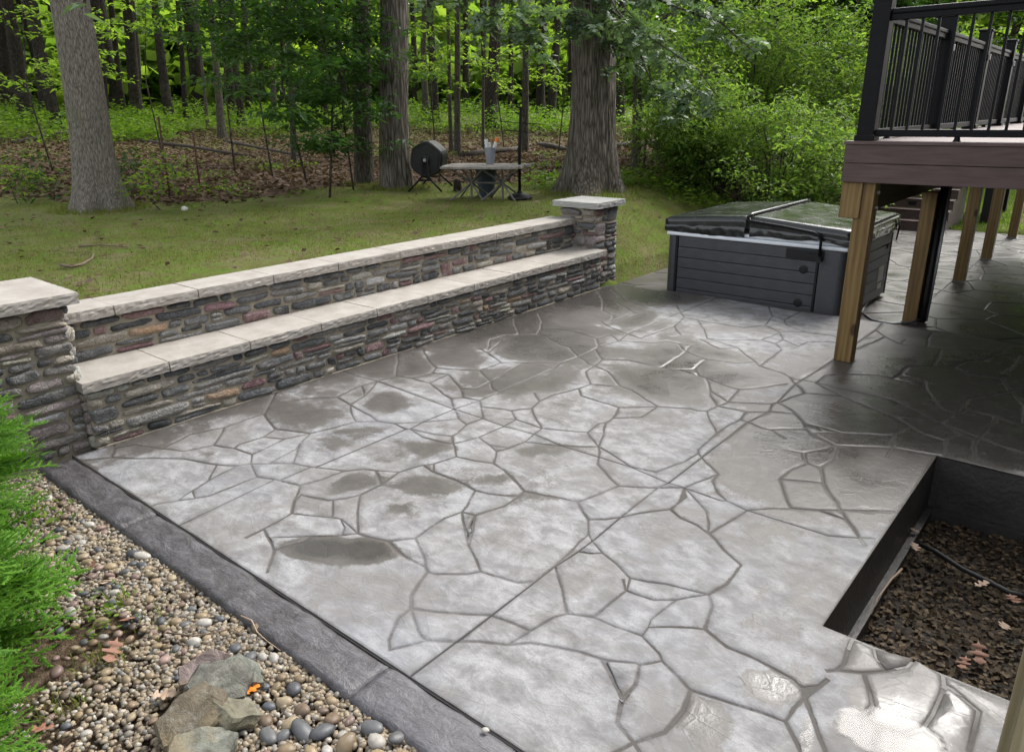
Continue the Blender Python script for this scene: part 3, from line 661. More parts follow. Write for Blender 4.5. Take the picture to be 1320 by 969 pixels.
# ------- border band of dark stamped slabs
bcut = [XW+.0, -3.85, -1.93, -.1, 1.0]
border = MB().box((XW, 1.32, -.16), (1.0, YB-.004, -.03)).me('border_band', MT['border'])
border = tag(obj('border_band', border), kind='structure')
for x0, x1 in zip(bcut[:-1], bcut[1:]):
    nx_, ny_ = int((x1-x0)/.03), 8; V = []; F = []
    for i in range(nx_+1):
        for j in range(ny_+1):
            x = x0+.002+(x1-x0-.004)*i/nx_; y = 1.315+(YB-.006-1.315)*j/ny_
            z = -.004+.007*fbm(np.array([x*6, y*9, 0]), 3, 2); ed = min(i, j, nx_-i, ny_-j)
            if j == 0: y += .004*noise.noise(Vector((x*9, 0, 0)))
            V.append((x, y, z-(.01 if ed == 0 else 0)))
    F = [(i*(ny_+1)+j, (i+1)*(ny_+1)+j, (i+1)*(ny_+1)+j+1, i*(ny_+1)+j+1) for i in range(nx_) for j in range(ny_)]
    n0 = len(V)                                         # skirt
    ring = [(i, 0) for i in range(nx_)]+[(nx_, j) for j in range(ny_)]+[(i, ny_) for i in range(nx_, 0, -1)]+[(0, j) for j in range(ny_, 0, -1)]
    rid_ = [i*(ny_+1)+j for i, j in ring]
    for r_ in rid_: V.append((V[r_][0], V[r_][1], -.06))
    F += [(rid_[k], n0+k, n0+(k+1) % len(rid_), rid_[(k+1) % len(rid_)]) for k in range(len(rid_))]
    obj('border_slab', mesh('border_slab', V, F, MT['border'], True), border)

# ------- sunken bed
MT['bedsoil'] = m_simple('bed_soil', (.022, .015, .009), (.012, .009, .006), 12, .9, .6, 40, .01)
pit = MB()
T_ = .09; zf = -.43
pit.box((PITX-T_, PY0-T_, -.75), (PITX-.004, PY1+T_, -.003)); pit.box((PITX-.002, PY1+.004, -.75), (XR, PY1+T_, -.003)); pit.box((PITX-.002, PY0-T_, -.75), (XR, PY0-.004, -.003))
pit.box((PITX-.003, PY0+.02, zf-.2), (PITX+.035, PY1-.02, zf+.07)); pit.box((PITX+.036, PY1-.045, zf-.2), (XR, PY1-.004, zf+.08))
tag(obj('sunken_bed_wall', pit.me('sunken_bed_wall', MT['pitwall'])), kind='structure')
V = []; F = []; nx_, ny_ = 30, 36
for i in range(nx_+1):
    for j in range(ny_+1):
        x = PITX+(XR-PITX)*i/nx_; y = PY0+(PY1-PY0)*j/ny_; V.append((x, y, zf+.05*fbm(np.array([x*2.2, y*2.2, 1]), 3, 4)))
F = [(i*(ny_+1)+j, (i+1)*(ny_+1)+j, (i+1)*(ny_+1)+j+1, i*(ny_+1)+j+1) for i in range(nx_) for j in range(ny_)]
bed_me = mesh('bed_soil', V, F, MT['bedsoil'], True)
tag(obj('bed_soil', bed_me), kind='structure')
# ------------------------------------------------------------------ stone walls
PAL = [((.075, .078, .08), 26), ((.11, .113, .112), 20), ((.05, .053, .056), 14), ((.175, .17, .16), 13), ((.235, .215, .18), 8), ((.30, .275, .23), 7), ((.25, .17, .11), 3), ((.145, .085, .09), 8), ((.18, .115, .115), 5), ((.31, .305, .295), 6)]
PALP = [((.17, .158, .148), 22), ((.085, .088, .09), 22), ((.25, .22, .18), 13), ((.32, .285, .235), 9), ((.165, .10, .095), 10), ((.20, .17, .165), 14), ((.055, .057, .06), 10)]
def pick(pal):
    t = R.uniform(0, sum(w_ for _, w_ in pal))
    for c, w_ in pal:
        t -= w_
        if t <= 0: break
    k = R.uniform(.85, 1.35)*1.5; return tuple(min(.46, q*k) for q in c)
def pack(L, H, wr, hr, res=.02):
    """roughly coursed rubble: wavy beds, broken joints, some stones doubled, some two courses tall"""
    z = [0.0]
    while H-z[-1] > .105: z.append(z[-1]+R.uniform(.052, .095))
    z.append(H)
    if len(z) > 2 and z[-1]-z[-2] < .05: z[-2] = (z[-1]+z[-3])/2
    k = len(z)-1; sd = R.uniform(0, 99)
    wav = lambda i, x: z[i] + (0 if i in (0, k) else .022*noise.noise(Vector((x*2.3, i*7.7+sd, 0))))
    out = []; taken = []
    for i in range(k):
        x = 0.0
        while x < L-.03:
            w_ = R.uniform(*wr)*(1.35 if R.random() < .12 else 1)
            if R.random() < .22: w_ = R.uniform(.08, .13)
            nxt = [t for t in taken if t[0] == i and t[1] < x+w_ and t[2] > x+1e-6]
            if nxt:
                t = min(nxt, key=lambda q: q[1])
                if t[1] <= x+.03: x = t[2]; continue
                w_ = t[1]-x
            if L-x-w_ < .09: w_ = L-x
            if w_ < .035: x += w_; continue
            c = x+w_/2; b_, t_ = wav(i, c), wav(i+1, c)
            if i+2 <= k and .10 < w_ < .26 and R.random() < .09 and not [t for t in taken if t[0] == i]:
                t_ = wav(i+2, c); taken.append((i+1, x, x+w_)); out.append((x, b_, w_, t_-b_))
            elif t_-b_ > .058 and t_-b_ > .07 and w_ > .11 and R.random() < .34:
                f = R.uniform(.38, .62); out.append((x, b_, w_, (t_-b_)*f))
                if w_ > .2 and R.random() < .5: g_ = R.uniform(.35, .65); out += [(x, b_+(t_-b_)*f, w_*g_, (t_-b_)*(1-f)), (x+w_*g_, b_+(t_-b_)*f, w_*(1-g_), (t_-b_)*(1-f))]
                else: out.append((x, b_+(t_-b_)*f, w_, (t_-b_)*(1-f)))
            else: out.append((x, b_, w_, t_-b_))
            x += w_
    return out
def stone_mesh(w_, h_, d, near):
    """one split-faced stone: x along the wall, z up, y out of the wall"""
    nu = max(3, min(9, int(w_/(.026 if near else .05)))); nv = max(2, min(4, int(h_/(.022 if near else .035)))); sd = R.uniform(0, 99)
    eu = min(.022/w_*2, .3); ev = min(.014/h_*2, .3)
    us = [-1, -1+eu*.35]+[(-1+eu)+(2-2*eu)*i/nu for i in range(nu+1)]+[1-eu*.35, 1]; vs = [-1, -1+ev*.35]+[(-1+ev)+(2-2*ev)*i/nv for i in range(nv+1)]+[1-ev*.35, 1]
    tz = R.uniform(-.22, .22); tu = R.uniform(-.05, .05); c4 = [R.uniform(.02, .24) if R.random() < .75 else R.uniform(.2, .4) for _ in range(4)]; sk = R.uniform(-.3, .3); V = []; F = []; NU, NV = len(us), len(vs); wedge = R.uniform(-.26, .26)
    for i, u in enumerate(us):
        for j, v in enumerate(vs):
            ed = min(i, NU-1-i, j, NV-1-j); cc = c4[(u > 0)+2*(v > 0)]; k = 1-cc*abs(u)**3*abs(v)**3*1.3
            z = v*h_/2*(1+wedge*u*.5-.04)*k; x = (u*w_/2+sk*z*(abs(u) > .5))*k
            x += .012*noise.noise(Vector((z*26+sd, sd, u)))*abs(u)**2; z += (.010*noise.noise(Vector((x*13, sd, v)))+.004*noise.noise(Vector((x*40, sd, v))))*abs(v)
            nn = noise.noise(Vector((x*11+sd, z*22, 1))); n2 = noise.noise(Vector((x*34+sd, z*52, 5)))
            y = -.014 if ed == 0 else d*(.50+.12*n2) if ed == 1 else d*(.86+.34*nn+.16*n2)+tz*z+tu*x
            V.append((x, y, z))
    F = [(i*NV+j, (i+1)*NV+j, (i+1)*NV+j+1, i*NV+j+1) for i in range(NU-1) for j in range(NV-1)]
    return mesh('stone', V, F, MT['stone'], True)
def stones_on(root, O, U, N, L, H, wr, hr, pal, dep, near_fn):
    """stones on a face: O corner, U unit along, N outward"""
    U = Vector(U); N = Vector(N); O = Vector(O)
    M0 = Matrix((U, N, Vector((0, 0, 1)))).transposed().to_4x4()
    for (a_, b_, w_, h_) in pack(L, H, wr, hr):
        if w_ < .03 or h_ < .024: continue
        c = O+U*(a_+w_/2)+Vector((0, 0, b_+h_/2)); g = R.uniform(.005, .014)
        me = stone_mesh(w_-g, h_-g, R.uniform(*dep), near_fn(c))
        if M0.determinant() < 0: me.flip_normals()
        o = obj('stone', me, root, color=pick(pal)); o.matrix_parent_inverse = ROOTINV[root.name]; o.matrix_basis = Matrix.Translation(c) @ M0 @ Matrix.Rotation(R.gauss(0, .022), 4, 'Y')
near = lambda c: c.y < 4.6
def slab_cap(name, root, x0, x1, y0, y1, z0, z1, mat, faces='x+', rough=.007, step=.024):
    """flat stone cap with crisp arrises and rock-faced edges"""
    nx_ = max(3, int((x1-x0)/.06)); ny_ = max(4, int((y1-y0)/step)); nz_ = 5; V = []; F = []; idx = {}
    if 'y-' in faces: nx_ = max(4, int((x1-x0)/step))
    def P(i, j, k):
        key = (i, j, k)
        if key not in idx:
            x = x0+(x1-x0)*i/nx_; y = y0+(y1-y0)*j/ny_; z = z0+(z1-z0)*k/nz_
            b = (0.15, .75, 1, 1, .8, 0)[k]; n_ = noise.noise(Vector((x*28, y*26, z*55)))+.8*noise.noise(Vector((x*75, y*70, z*110))); d_ = rough*(n_+.15)*b; lo = .003*noise.noise(Vector((x*14, y*14, 3)))-.0015*(k == nz_)
            if i == nx_ and 'x+' in faces: x += d_+lo
            if i == 0 and 'x-' in faces: x -= d_+lo
            if j == 0 and 'y-' in faces: y -= d_+lo
            if j == ny_ and 'y+' in faces: y += d_+lo
            if k == nz_: z += .0008*n_
            if k == 0 and (i in (0, nx_) or j in (0, ny_)): z += .005*n_
            idx[key] = len(V); V.append((x, y, z))
        return idx[key]
    for i in range(nx_):
        for j in range(ny_):
            F.append((P(i,j,nz_), P(i+1,j,nz_), P(i+1,j+1,nz_), P(i,j+1,nz_)))
            if i in (0, nx_-1) or j in (0, ny_-1): F.append((P(i,j,0), P(i,j+1,0), P(i+1,j+1,0), P(i+1,j,0)))
    for k in range(nz_):
        for j in range(ny_):
            F.append((P(nx_,j,k), P(nx_,j+1,k), P(nx_,j+1,k+1), P(nx_,j,k+1))); F.append((P(0,j+1,k), P(0,j,k), P(0,j,k+1), P(0,j+1,k+1)))
        for i in range(nx_):
            F.append((P(i,0,k), P(i+1,0,k), P(i+1,0,k+1), P(i,0,k+1))); F.append((P(i+1,ny_,k), P(i,ny_,k), P(i,ny_,k+1), P(i+1,ny_,k+1)))
    return obj(name, mesh(name, V, F, mat), root)
# pillars
MT['jointm'] = m_simple('joint_mortar', (.26, .22, .16), (.21, .18, .135), 20, .95)
def pillar(x0, x1, y0, y1, zc, label, mat, cap_over, ch=.07):
    t = empty('stone_pillar', ((x0+x1)/2, (y0+y1)/2, -.1), label, 'pillar')
    part('mortar_core', box((x0+.02, y0+.02, -.3), (x1-.02, y1-.02, zc-ch-.002)), MT['mortar'], t)
    H = zc-ch-.01
    stones_on(t, (x1-.022, y0, 0.0), (0, 1, 0), (1, 0, 0), y1-y0, H, (.14, .34), (.05, .10), PALP, (.02, .038), near)
    stones_on(t, (x1, y0+.022, 0.0), (-1, 0, 0), (0, -1, 0), x1-x0, H, (.13, .30), (.05, .10), PALP, (.03, .055), near)
    stones_on(t, (x0, y1-.022, 0.0), (1, 0, 0), (0, 1, 0), x1-x0, H, (.13, .30), (.05, .10), PALP, (.03, .055), lambda c: False)
    o = cap_over; slab_cap('cap', t, x0-o, x1+o, y0-o, y1+o, zc-ch, zc, mat, 'x+x-y+y-', .008)
    return t
pillar(-5.68, -5.03, 1.04, 1.69, 1.04, 'stone pillar with a broad pale cap beside the evergreen shrub at the near end of the wall', MT['cap'], .06)
pillar(-5.62, -5.08, 7.66, 8.16, 1.03, 'stone pillar with a grey square cap at the far end of the wall near the hot tub', MT['pcap'], .065)
# upper wall
wall = empty('retaining_wall', (-5.55, 4.7, 0), 'low retaining wall of mixed dark field stones with a long pale limestone cap behind the bench', 'wall')
part('mortar_core', box((-5.70, 1.67, -.2), (XU+.0, 7.68, .754)), MT['mortar'], wall)
stones_on(wall, (XU-.004, 1.69, .468), (0, 1, 0), (1, 0, 0), 5.97, .281, (.14, .38), (.042, .085), PAL, (.016, .032), near)
jy = [at(px, py, 'z', .825) for px, py in ((144, 393), (258, 374), (353, 355), (436, 339), (515, 324), (592, 311), (643, 301), (690, 292))]
ys_ = [1.70]+[p.y for p in jy]+[7.655]
for a_, b_ in zip(ys_[:-1], ys_[1:]):
    slab_cap('cap_stone', wall, -5.74+R.uniform(-.004, .004), XU+.045, a_+.004, b_-.004, .756, .825+R.uniform(-.002, .002), MT['cap'], 'x+')
for y_ in ys_[1:-1]: part('joint_mortar', box((-5.72, y_-.006, .757), (XU+.036, y_+.006, .8225)), MT['jointm'], wall)
bench = empty('stone_bench', (-5.2, 4.7, 0), 'long built-in bench of dark field stones with a pale limestone seat along the patio', 'bench')
part('mortar_core', box((XU+.003, 1.675, -.2), (XW-.0, 7.64, .400)), MT['mortar'], bench)
part('mortar_fillet', box((XW+.001, 1.675, -.004), (XW+.016, 7.64, .010), bev=.006), MT['mortar'], bench)
stones_on(bench, (XW-.004, 1.665, .004), (0, 1, 0), (1, 0, 0), 5.98, .391, (.14, .38), (.045, .085), PAL, (.016, .034), near)
stones_on(bench, (XW, 1.66, .004), (-1, 0, 0), (0, -1, 0), .05, .385, (.05, .06), (.06, .09), PALP, (.01, .02), near)
jb = [at(px, py, 'z', .47) for px, py in ((211, 464), (319, 439), (409, 415), (485, 398), (550, 381), (606, 365), (657, 352), (702, 340), (743, 330))]
ys_ = [1.645]+[p.y for p in jb]+[7.70]
for i, (a_, b_) in enumerate(zip(ys_[:-1], ys_[1:])):
    slab_cap('seat_slab', bench, XU+.004, XW+.045, a_+.004, b_-.004, .402, .47+R.uniform(-.002, .002), MT['cap'], 'x+'+('y-' if i == 0 else '')+('y+' if b_ > 7.6 else ''))

for y_ in ys_[1:-1]: part('joint_mortar', box((XU+.01, y_-.006, .402), (XW+.036, y_+.006, .4675)), MT['jointm'], bench)

# ------------------------------------------------------------------ hot tub
TX0, TX1, TY0, TY1 = -4.35, -2.28, 8.13, 10.0
tub = empty('hot_tub', ((TX0+TX1)/2, (TY0+TY1)/2, LOW), 'square grey panelled hot tub with a wet black folding cover on the lower terrace', 'hot tub')
part('base', box((TX0+.05, TY0+.05, LOW+.001), (TX1-.05, TY1-.05, LOW+.07)), MT['blackp'], tub)
part('liner', box((TX0+.03, TY0+.03, LOW+.07), (TX1-.03, TY1-.03, .655)), MT['blackp'], tub)
nb = 6; z0_ = LOW+.06; hb = (.655-z0_)/nb
for i in range(nb):
    a_ = z0_+i*hb; k = .007
    part('cabinet_board', box((TX0+.15, TY0, a_), (TX1-.29, TY0+.028, a_+hb-k), bev=.006), MT['tub'], tub)
    part('cabinet_board', box((TX1-.028, TY0+.26, a_), (TX1, TY1-.12, a_+hb-k), bev=.006), MT['tub'], tub)
def corner(cx, cy, sx, sy, wx, wy, r=.09):
    P = []; x0, y0 = cx, cy
    P.append((x0-sx*wx, y0)); 
    for k in range(7):
        t = math.pi/2*k/6; P.append((x0-sx*r+sx*r*math.sin(t), y0-sy*r*-1*0 - sy*(-r) - sy*r*math.cos(t)*1 if False else y0+sy*(r-r*math.cos(t))))
    P.append((x0, y0+sy*wy)); P.append((x0-sx*.03, y0+sy*wy)); P.append((x0-sx*(r+.02), y0+sy*(r+.02))) ; P.append((x0-sx*wx, y0+sy*.03))
    return P if sx*sy > 0 else P[::-1]
for (cx, cy, sx, sy, wx, wy) in ((TX1+.006, TY0-.006, 1, 1, .265, .25), (TX0-.006, TY0-.006, -1, 1, .12, .12), (TX1+.006, TY1+.006, 1, -1, .12, .10)):
    part('corner_panel', MB().prism(corner(cx, cy, sx, sy, wx, wy), LOW+.05, .652), MT['tubc'], tub)
for x_ in (TX0+.13, TX1-.283): part('black_strip', box((x_-.012, TY0-.004, LOW+.05), (x_+.012, TY0+.02, .64)), MT['blackp'], tub)
part('black_strip', box((TX1-.02, TY1-.112, LOW+.05), (TX1+.004, TY1-.088, .64)), MT['blackp'], tub)
rim = MB().box((TX0-.01, TY0-.015, .657), (TX1+.012, TY1+.01, .70), bev=.015); rim.box((TX0+.85, TY0+.012, .702), (TX1-.04, TY0+.10, .745), bev=.018)
part('shell_rim', rim, MT['acryl'], tub, True)
def cover_half(x0, x1, z0, z1, name):
    """rigid foam panel, thick at the fold, rounded edges, skirt hanging below"""
    nx_, ny_ = 20, 20; V = []; F = []
    for i in range(nx_+1):
        for j in range(ny_+1):
            u = i/nx_; v = j/ny_; x = x0+(x1-x0)*u; y = TY0-.02+(TY1-TY0+.04)*v; z = z0+(z1-z0)*u
            eu = min(abs(x-min(x0, x1)), abs(x-max(x0, x1)))/.03; ev = min(v, 1-v)*(TY1-TY0)/.03
            dr = (.016*(1-min(1, eu))**2+.016*(1-min(1, ev))**2); z -= dr
            z += .006*noise.noise(Vector((x*2.2, y*2.2, 2)))-.008*math.sin(math.pi*v)*math.sin(math.pi*u)
            V.append((x, y, z))
    F = [(i*(ny_+1)+j, (i+1)*(ny_+1)+j, (i+1)*(ny_+1)+j+1, i*(ny_+1)+j+1) for i in range(nx_) for j in range(ny_)]
    if x1 < x0: F = [f[::-1] for f in F]
    ring = [i*(ny_+1) for i in range(nx_)]+[nx_*(ny_+1)+j for j in range(ny_)]+[i*(ny_+1)+ny_ for i in range(nx_, 0, -1)]+[j for j in range(ny_, 0, -1)]
    rows = [.055, .10, .108]; m = len(ring); prev = ring
    for q, dz in enumerate(rows):
        n0 = len(V)
        for k, r_ in enumerate(ring):
            x, y, z = V[r_]; b = z0 if False else None
            zz = z-dz*(1 if q == 0 else 1)
            V.append((x+(.004*noise.noise(Vector((x*20, y*20, q)))), y+.004*noise.noise(Vector((x*20, y*9, q+4))), zz))
        cur = list(range(n0, n0+m)); fl = [(prev[k], cur[k], cur[(k+1) % m], prev[(k+1) % m]) for k in range(m)]
        F += [f[::-1] for f in fl] if x1 < x0 else fl
        prev = cur
    o = obj(name, mesh(name, V, F, MT['vinyl'], True), tub)
    return o
XM = -3.36
c1 = cover_half(TX0-.03, XM-.004, .875, .952, 'cover_half'); c2 = cover_half(TX1+.03, XM+.004, .875, .952, 'cover_half')
# skirts: wrinkled vinyl flap between cover and rim
def skirt(p0, p1, ztop, zbot, n=(0, -1)):
    V = []; F = []; m = 60
    for i in range(m+1):
        t = i/m; x = p0[0]+(p1[0]-p0[0])*t; y = p0[1]+(p1[1]-p0[1])*t
        for j in range(6):
            s_ = j/5; z = ztop(t)+(zbot(t)-ztop(t))*s_; w_ = .020*s_*noise.noise(Vector((t*14, s_*2.5, p0[0])))+.010*math.sin(s_*3.1)
            V.append((x+n[0]*w_, y+n[1]*w_, z))
    F = [(i*6+j, i*6+j+1, (i+1)*6+j+1, (i+1)*6+j) for i in range(m) for j in range(5)]
    return mesh('cover_skirt', V, F, MT['vinyl'], True)
obj('cover_skirt', skirt((TX0-.03, TY0-.016), (XM-.03, TY0-.016), lambda t: .79+.05*t, lambda t: .705+.012*math.sin(t*9)), tub)
obj('cover_skirt', skirt((XM+.03, TY0-.016), (TX1+.02, TY0-.016), lambda t: .845-.06*t, lambda t: .72+.04*t*(1-t)*2+.012*math.sin(t*11)), tub)
obj('cover_skirt', skirt((TX1+.032, TY0), (TX1+.032, TY1), lambda t: .78, lambda t: .69+.01*math.sin(t*13), (1, 0)), tub)
obj('cover_skirt', skirt((TX0-.032, TY1), (TX0-.032, TY0), lambda t: .79, lambda t: .70, (-1, 0)), tub)
part('fold_seam', MB().tube([(XM, TY0-.025, .945), (XM, TY0+.1, .962), (XM, TY1-.1, .962), (XM, TY1+.02, .95)], .018, 8), MT['vinyl'], tub, True)
# cover lifter
lf = [(XM+.02, TY0-.045, .93), (XM+.04, TY0-.05, .90), (-2.95, TY0-.055, .872), (-2.62, TY0-.06, .836), (-2.56, TY0-.06, .81), (-2.535, TY0-.06, .76), (-2.53, TY0-.06, .60)]
lift = part('cover_lifter', MB().tube(lf, .015, 10), MT['rail'], tub, True)
part('lifter_bracket', box((-2.90, TY0-.03, .545), (-2.5, TY0-.004, .645), bev=.006).box((-2.70, TY0-.045, .57), (-2.51, TY0-.031, .61)).tube([(-2.53, TY0-.10, .56), (-2.53, TY0-.0, .56)], .03, 12), MT['blackp'], tub)
for (x_, z_) in ((-2.70, .43), (-2.72, .06)):
    part('round_vent', MB().lathe([(.045, 0), (.045, .008), (.03, .012)], (x_, TY0-.001, z_), 20, Matrix.Rotation(rad(90), 4, 'X')), MT['blackp'], tub)
part('round_vent', MB().lathe([(.03, 0), (.03, .008)], (TX1+.001, 9.75, .50), 16, Matrix.Rotation(rad(90), 4, 'Y')), MT['blackp'], tub)
part('label', box((TX1+.0005, 9.50, .10), (TX1+.004, 9.72, .28)), MT['white'], tub); part('label', box((TX1+.0005, 9.53, .01), (TX1+.004, 9.70, .075)), MT['white'], tub)
part('cover_strap', MB().tube([(TX1+.045, TY1-.1, .80), (TX1+.06, TY1-.1, .70), (TX1+.05, TY1-.1, .56)], .01, 6), MT['blackp'], tub)

# ------------------------------------------------------------------ deck
DX, DY, DZ = -1.93, 6.45, 1.795; DE = 16.2; DR = 1.0
deck = empty('raised_deck', (0, 10, LOW), 'raised brown composite deck on treated timber posts above the terrace', 'deck')
for z0, z1 in ((1.502, 1.645), (1.650, 1.788)):
    part('fascia_board', box((DX, DY, z0), (DR, DY+.022, z1), bev=.003), MT['comp'], deck); part('fascia_board', box((DX, DY+.024, z0), (DX+.022, DE, z1), bev=.003), MT['compy'], deck)
yb = DY-.012; n = int((DE-yb)/.142)
for i in range(n):
    part('deck_board', box((DX-.012, yb+i*.142, 1.790), (DR, yb+i*.142+.137, 1.815), bev=.003), MT['deckb'], deck)
for i in range(2): part('beam', box((-1.86+i*.045, DY+.03, 1.24), (-1.86+i*.045+.038, DE-.1, 1.498)), MT['beamw'], deck)
part('beam', box((-.2, DY+.05, 1.24), (-.12, DE-.1, 1.498)), MT['beamw'], deck)
for i in range(24): part('joist', box((-1.90, DY+.06+i*.4, 1.51), (DR-.02, DY+.1+i*.4, 1.785)), MT['beamw'], deck)
part('beam_end', box((-1.925, DY+.028, 1.215), (-1.765, DY+.06, 1.50), bev=.01), MT['pine'], deck)
for i, (y_, zb) in enumerate(((6.50, 0.0), (8.80, LOW), (11.40, LOW), (13.43, LOW), (16.0, LOW))):
    p = part('support_post', box((-1.815 if i == 0 else -1.80, y_, zb+.002), (-1.675 if i == 0 else -1.66, y_+.14, 1.236 if i else 1.50), bev=.006), MT['pine'], deck)
    p['label'] = ['nearest timber post, honey coloured and knotty', 'second timber post with a black drain pipe beside it', 'third timber post under the deck', 'fourth timber post under the deck', 'farthest timber post under the deck'][i]
    if i: part('post_foot', box((-1.81, y_-.01, LOW+.0005), (-1.65, y_+.15, LOW+.012)), MT['steel'], deck)
bolt = MB()
for z_ in (1.30, 1.42): bolt.lathe([(.014, 0), (.014, .02)], (-1.674, 6.57, z_), 8, Matrix.Rotation(rad(90), 4, 'Y'))
part('bolt', bolt, MT['steel'], deck)
pipe = empty('drain_pipe', (-1.62, 8.99, LOW), 'black drain pipe running down behind the second deck post', 'pipe')
part('pipe', MB().tube([(-1.625, 8.90, 1.45), (-1.625, 8.90, .1), (-1.625, 8.90, LOW+.01)], .04, 12), MT['blackp'], pipe, True)
part('grey_conduit', MB().tube([(-1.572, 8.90, 1.4), (-1.572, 8.90, .4), (-1.58, 8.90, LOW+.02)], .012, 8), MT['steel'], pipe, True)
hose = MB().tube([(-2.33, 9.4, LOW+.02), (-2.25, 8.9, LOW+.014), (-2.05, 8.62, LOW+.013), (-1.85, 8.60, LOW+.013), (-1.70, 8.72, LOW+.02), (-1.60, 8.92, LOW+.06)], .012, 8)
tag(obj('hose', hose.me('hose', MT['steel'], True)), 'thin grey hose lying from the hot tub to the second deck post', 'hose')

# railing
rl = empty('deck_railing', (DX+.12, DY+.1, DZ+.02), 'black metal deck railing with thin balusters round the deck edge', 'railing')
RX, RY = -1.81, 6.56; ZT = 2.735; zd = 1.815
def rpost(x, y, h=2.90):
    p = part('rail_post', box((x-.063, y-.063, zd), (x+.063, y+.063, h-.03), bev=.006), MT['rail'], rl)
    part('post_cap', box((x-.072, y-.072, h-.03), (x+.072, y+.072, h-.002), bev=.008), MT['rail'], p); part('post_skirt', box((x-.075, y-.075, zd+.001), (x+.075, y+.075, zd+.045), bev=.006), MT['rail'], p)
    return p
PY = [RY, 8.75, 10.72, 12.55, 14.4, 16.0]
for i, y_ in enumerate(PY):
    p = rpost(RX, y_)
    if 0 < i < 4: part('post_light', box((RX+.064, y_-.018, 2.57), (RX+.085, y_+.018, 2.63), bev=.004), MT['white'], p)
rpost(.6, RY)
def rails(a_, b_):
    a_, b_ = Vector(a_), Vector(b_); d = (b_-a_).normalized(); s_ = d.cross(Vector((0, 0, 1)))
    M_ = Matrix((s_, d, Vector((0, 0, 1)))).transposed().to_4x4(); M_.translation = a_; L = (b_-a_).length
    t_ = MB().box((-.026, 0, -.06), (.026, L, -.018), M_, .004).box((-.036, 0, -.018), (.036, L, .02), M_, .010); part('top_rail', t_, MT['rail'], rl)
    M2 = M_.copy(); M2.translation = a_+Vector((0, 0, 1.875-ZT)); part('bottom_rail', MB().box((-.024, 0, -.028), (.024, L, .026), M2, .006), MT['rail'], rl)
    n_ = int(L/.112)
    for k in range(1, n_+1):
        q = a_+d*(L*k/(n_+1)); 
        part('baluster', box((q.x-.0095, q.y-.0095, 1.90), (q.x+.0095, q.y+.0095, ZT-.058)), MT['rail'], rl)
    for k in ((.25, .75) if L > 2 else (.5,)):
        q = a_+d*(L*k); part('support_block', MB().lathe([(.03, 0), (.022, .012), (.018, .034)], (q.x, q.y, zd), 10), MT['rail'], rl)
rails((RX+.064, RY, ZT), (.536, RY, ZT))
for a_, b_ in zip(PY[:-1], PY[1:]): rails((RX, a_+.064, ZT), (RX, b_-.064, ZT))

# stairs beyond the deck
st = empty('deck_stairs', (-3.5, 16.4, LOW), 'brown composite deck stairs with pale nosings and small riser lights behind the posts', 'stairs')
SX0, SX1, SY = -4.6, -2.86, 16.0; nr = 6; rh, rn = .178, .28
for i in range(nr):
    y_ = SY+i*rn; z_ = LOW+i*rh
    r_ = part('riser', box((SX0, y_+.02, z_+.002), (SX1, y_+.04, z_+rh-.028)), MT['comp'], st)
    part('tread', box((SX0-.01, y_, z_+rh-.026), (SX1+.02, y_+rn+.018, z_+rh), bev=.004), MT['comp'], st)
    if i in (2, 4): part('step_light', box((-3.62, y_+.012, z_+.05), (-3.48, y_+.019, z_+.11)).box((-3.64, y_-.01, z_+.112), (-3.46, y_+.019, z_+.122)), MT['blackp'], r_)
poly = [(SY+.02, LOW), (SY+nr*rn+.1, LOW), (SY+nr*rn+.1, LOW+nr*rh-.03)]+[q for i in range(nr-1, -1, -1) for q in ((SY+.02+i*rn, LOW+(i+1)*rh-.03), (SY+.02+i*rn, LOW+i*rh-(0.03 if i else 0)))]
for x_ in (SX0-.03, SX1+.002):
    V = [(x_, p[0], p[1]) for p in poly]+[(x_+.025, p[0], p[1]) for p in poly]; m = len(poly)
    part('stringer', MB().add(V, [tuple(range(m)), tuple(range(2*m-1, m-1, -1))]+[(i, m+i, m+(i+1) % m, (i+1) % m) for i in range(m)]), MT['compy'], st)
land = empty('stair_landing', (-3.0, 18.6, LOW), 'small brown landing on black posts at the top of the far stairs', 'landing')
part('landing_deck', box((-4.7, 17.8, LOW+nr*rh-.02), (-2.2, 20.2, LOW+nr*rh+.02)), MT['comp'], land); part('landing_fascia', box((-2.83, 17.70, LOW+nr*rh-.36), (-2.2, 17.74, LOW+nr*rh-.022)), MT['comp'], land)
part('landing_fascia', box((-2.2, 17.70, LOW+nr*rh-.36), (-2.17, 20.2, LOW+nr*rh-.022)), MT['compy'], land)
for y_ in (17.76, 20.0): part('landing_post', box((-2.52, y_, LOW-.1), (-2.38, y_+.14, LOW+nr*rh-.37)), MT['blackp'], land)

# house wall on the right, out of the frame: carries the deck, added to shade the right side
hw_ = empty('house', (3.5, 9, 0), 'unseen grey sided house wall carrying the deck, added for shade', 'house')
part('wall', box((1.02, 2.2, -.8), (8, 18, 6.2)), MT['siding'], hw_)
for i in range(30): part('siding_board', box((1.0, 2.2, .3+i*.195), (1.018, 18, .3+i*.195+.188)), MT['siding'], hw_)

# near timber post at the right edge
tp = empty('timber_post', (.06, 2.3, 0), 'pale raw timber post close by at the lower right edge of the patio', 'post')
part('post', box((-.012, 2.42, -.1), (.10, 2.53, 2.6), bev=.005), MT['pine2'], tp); part('face_board', box((.018, 2.27, -.1), (.20, 2.405, 2.6), bev=.005), MT['pine2'], tp)
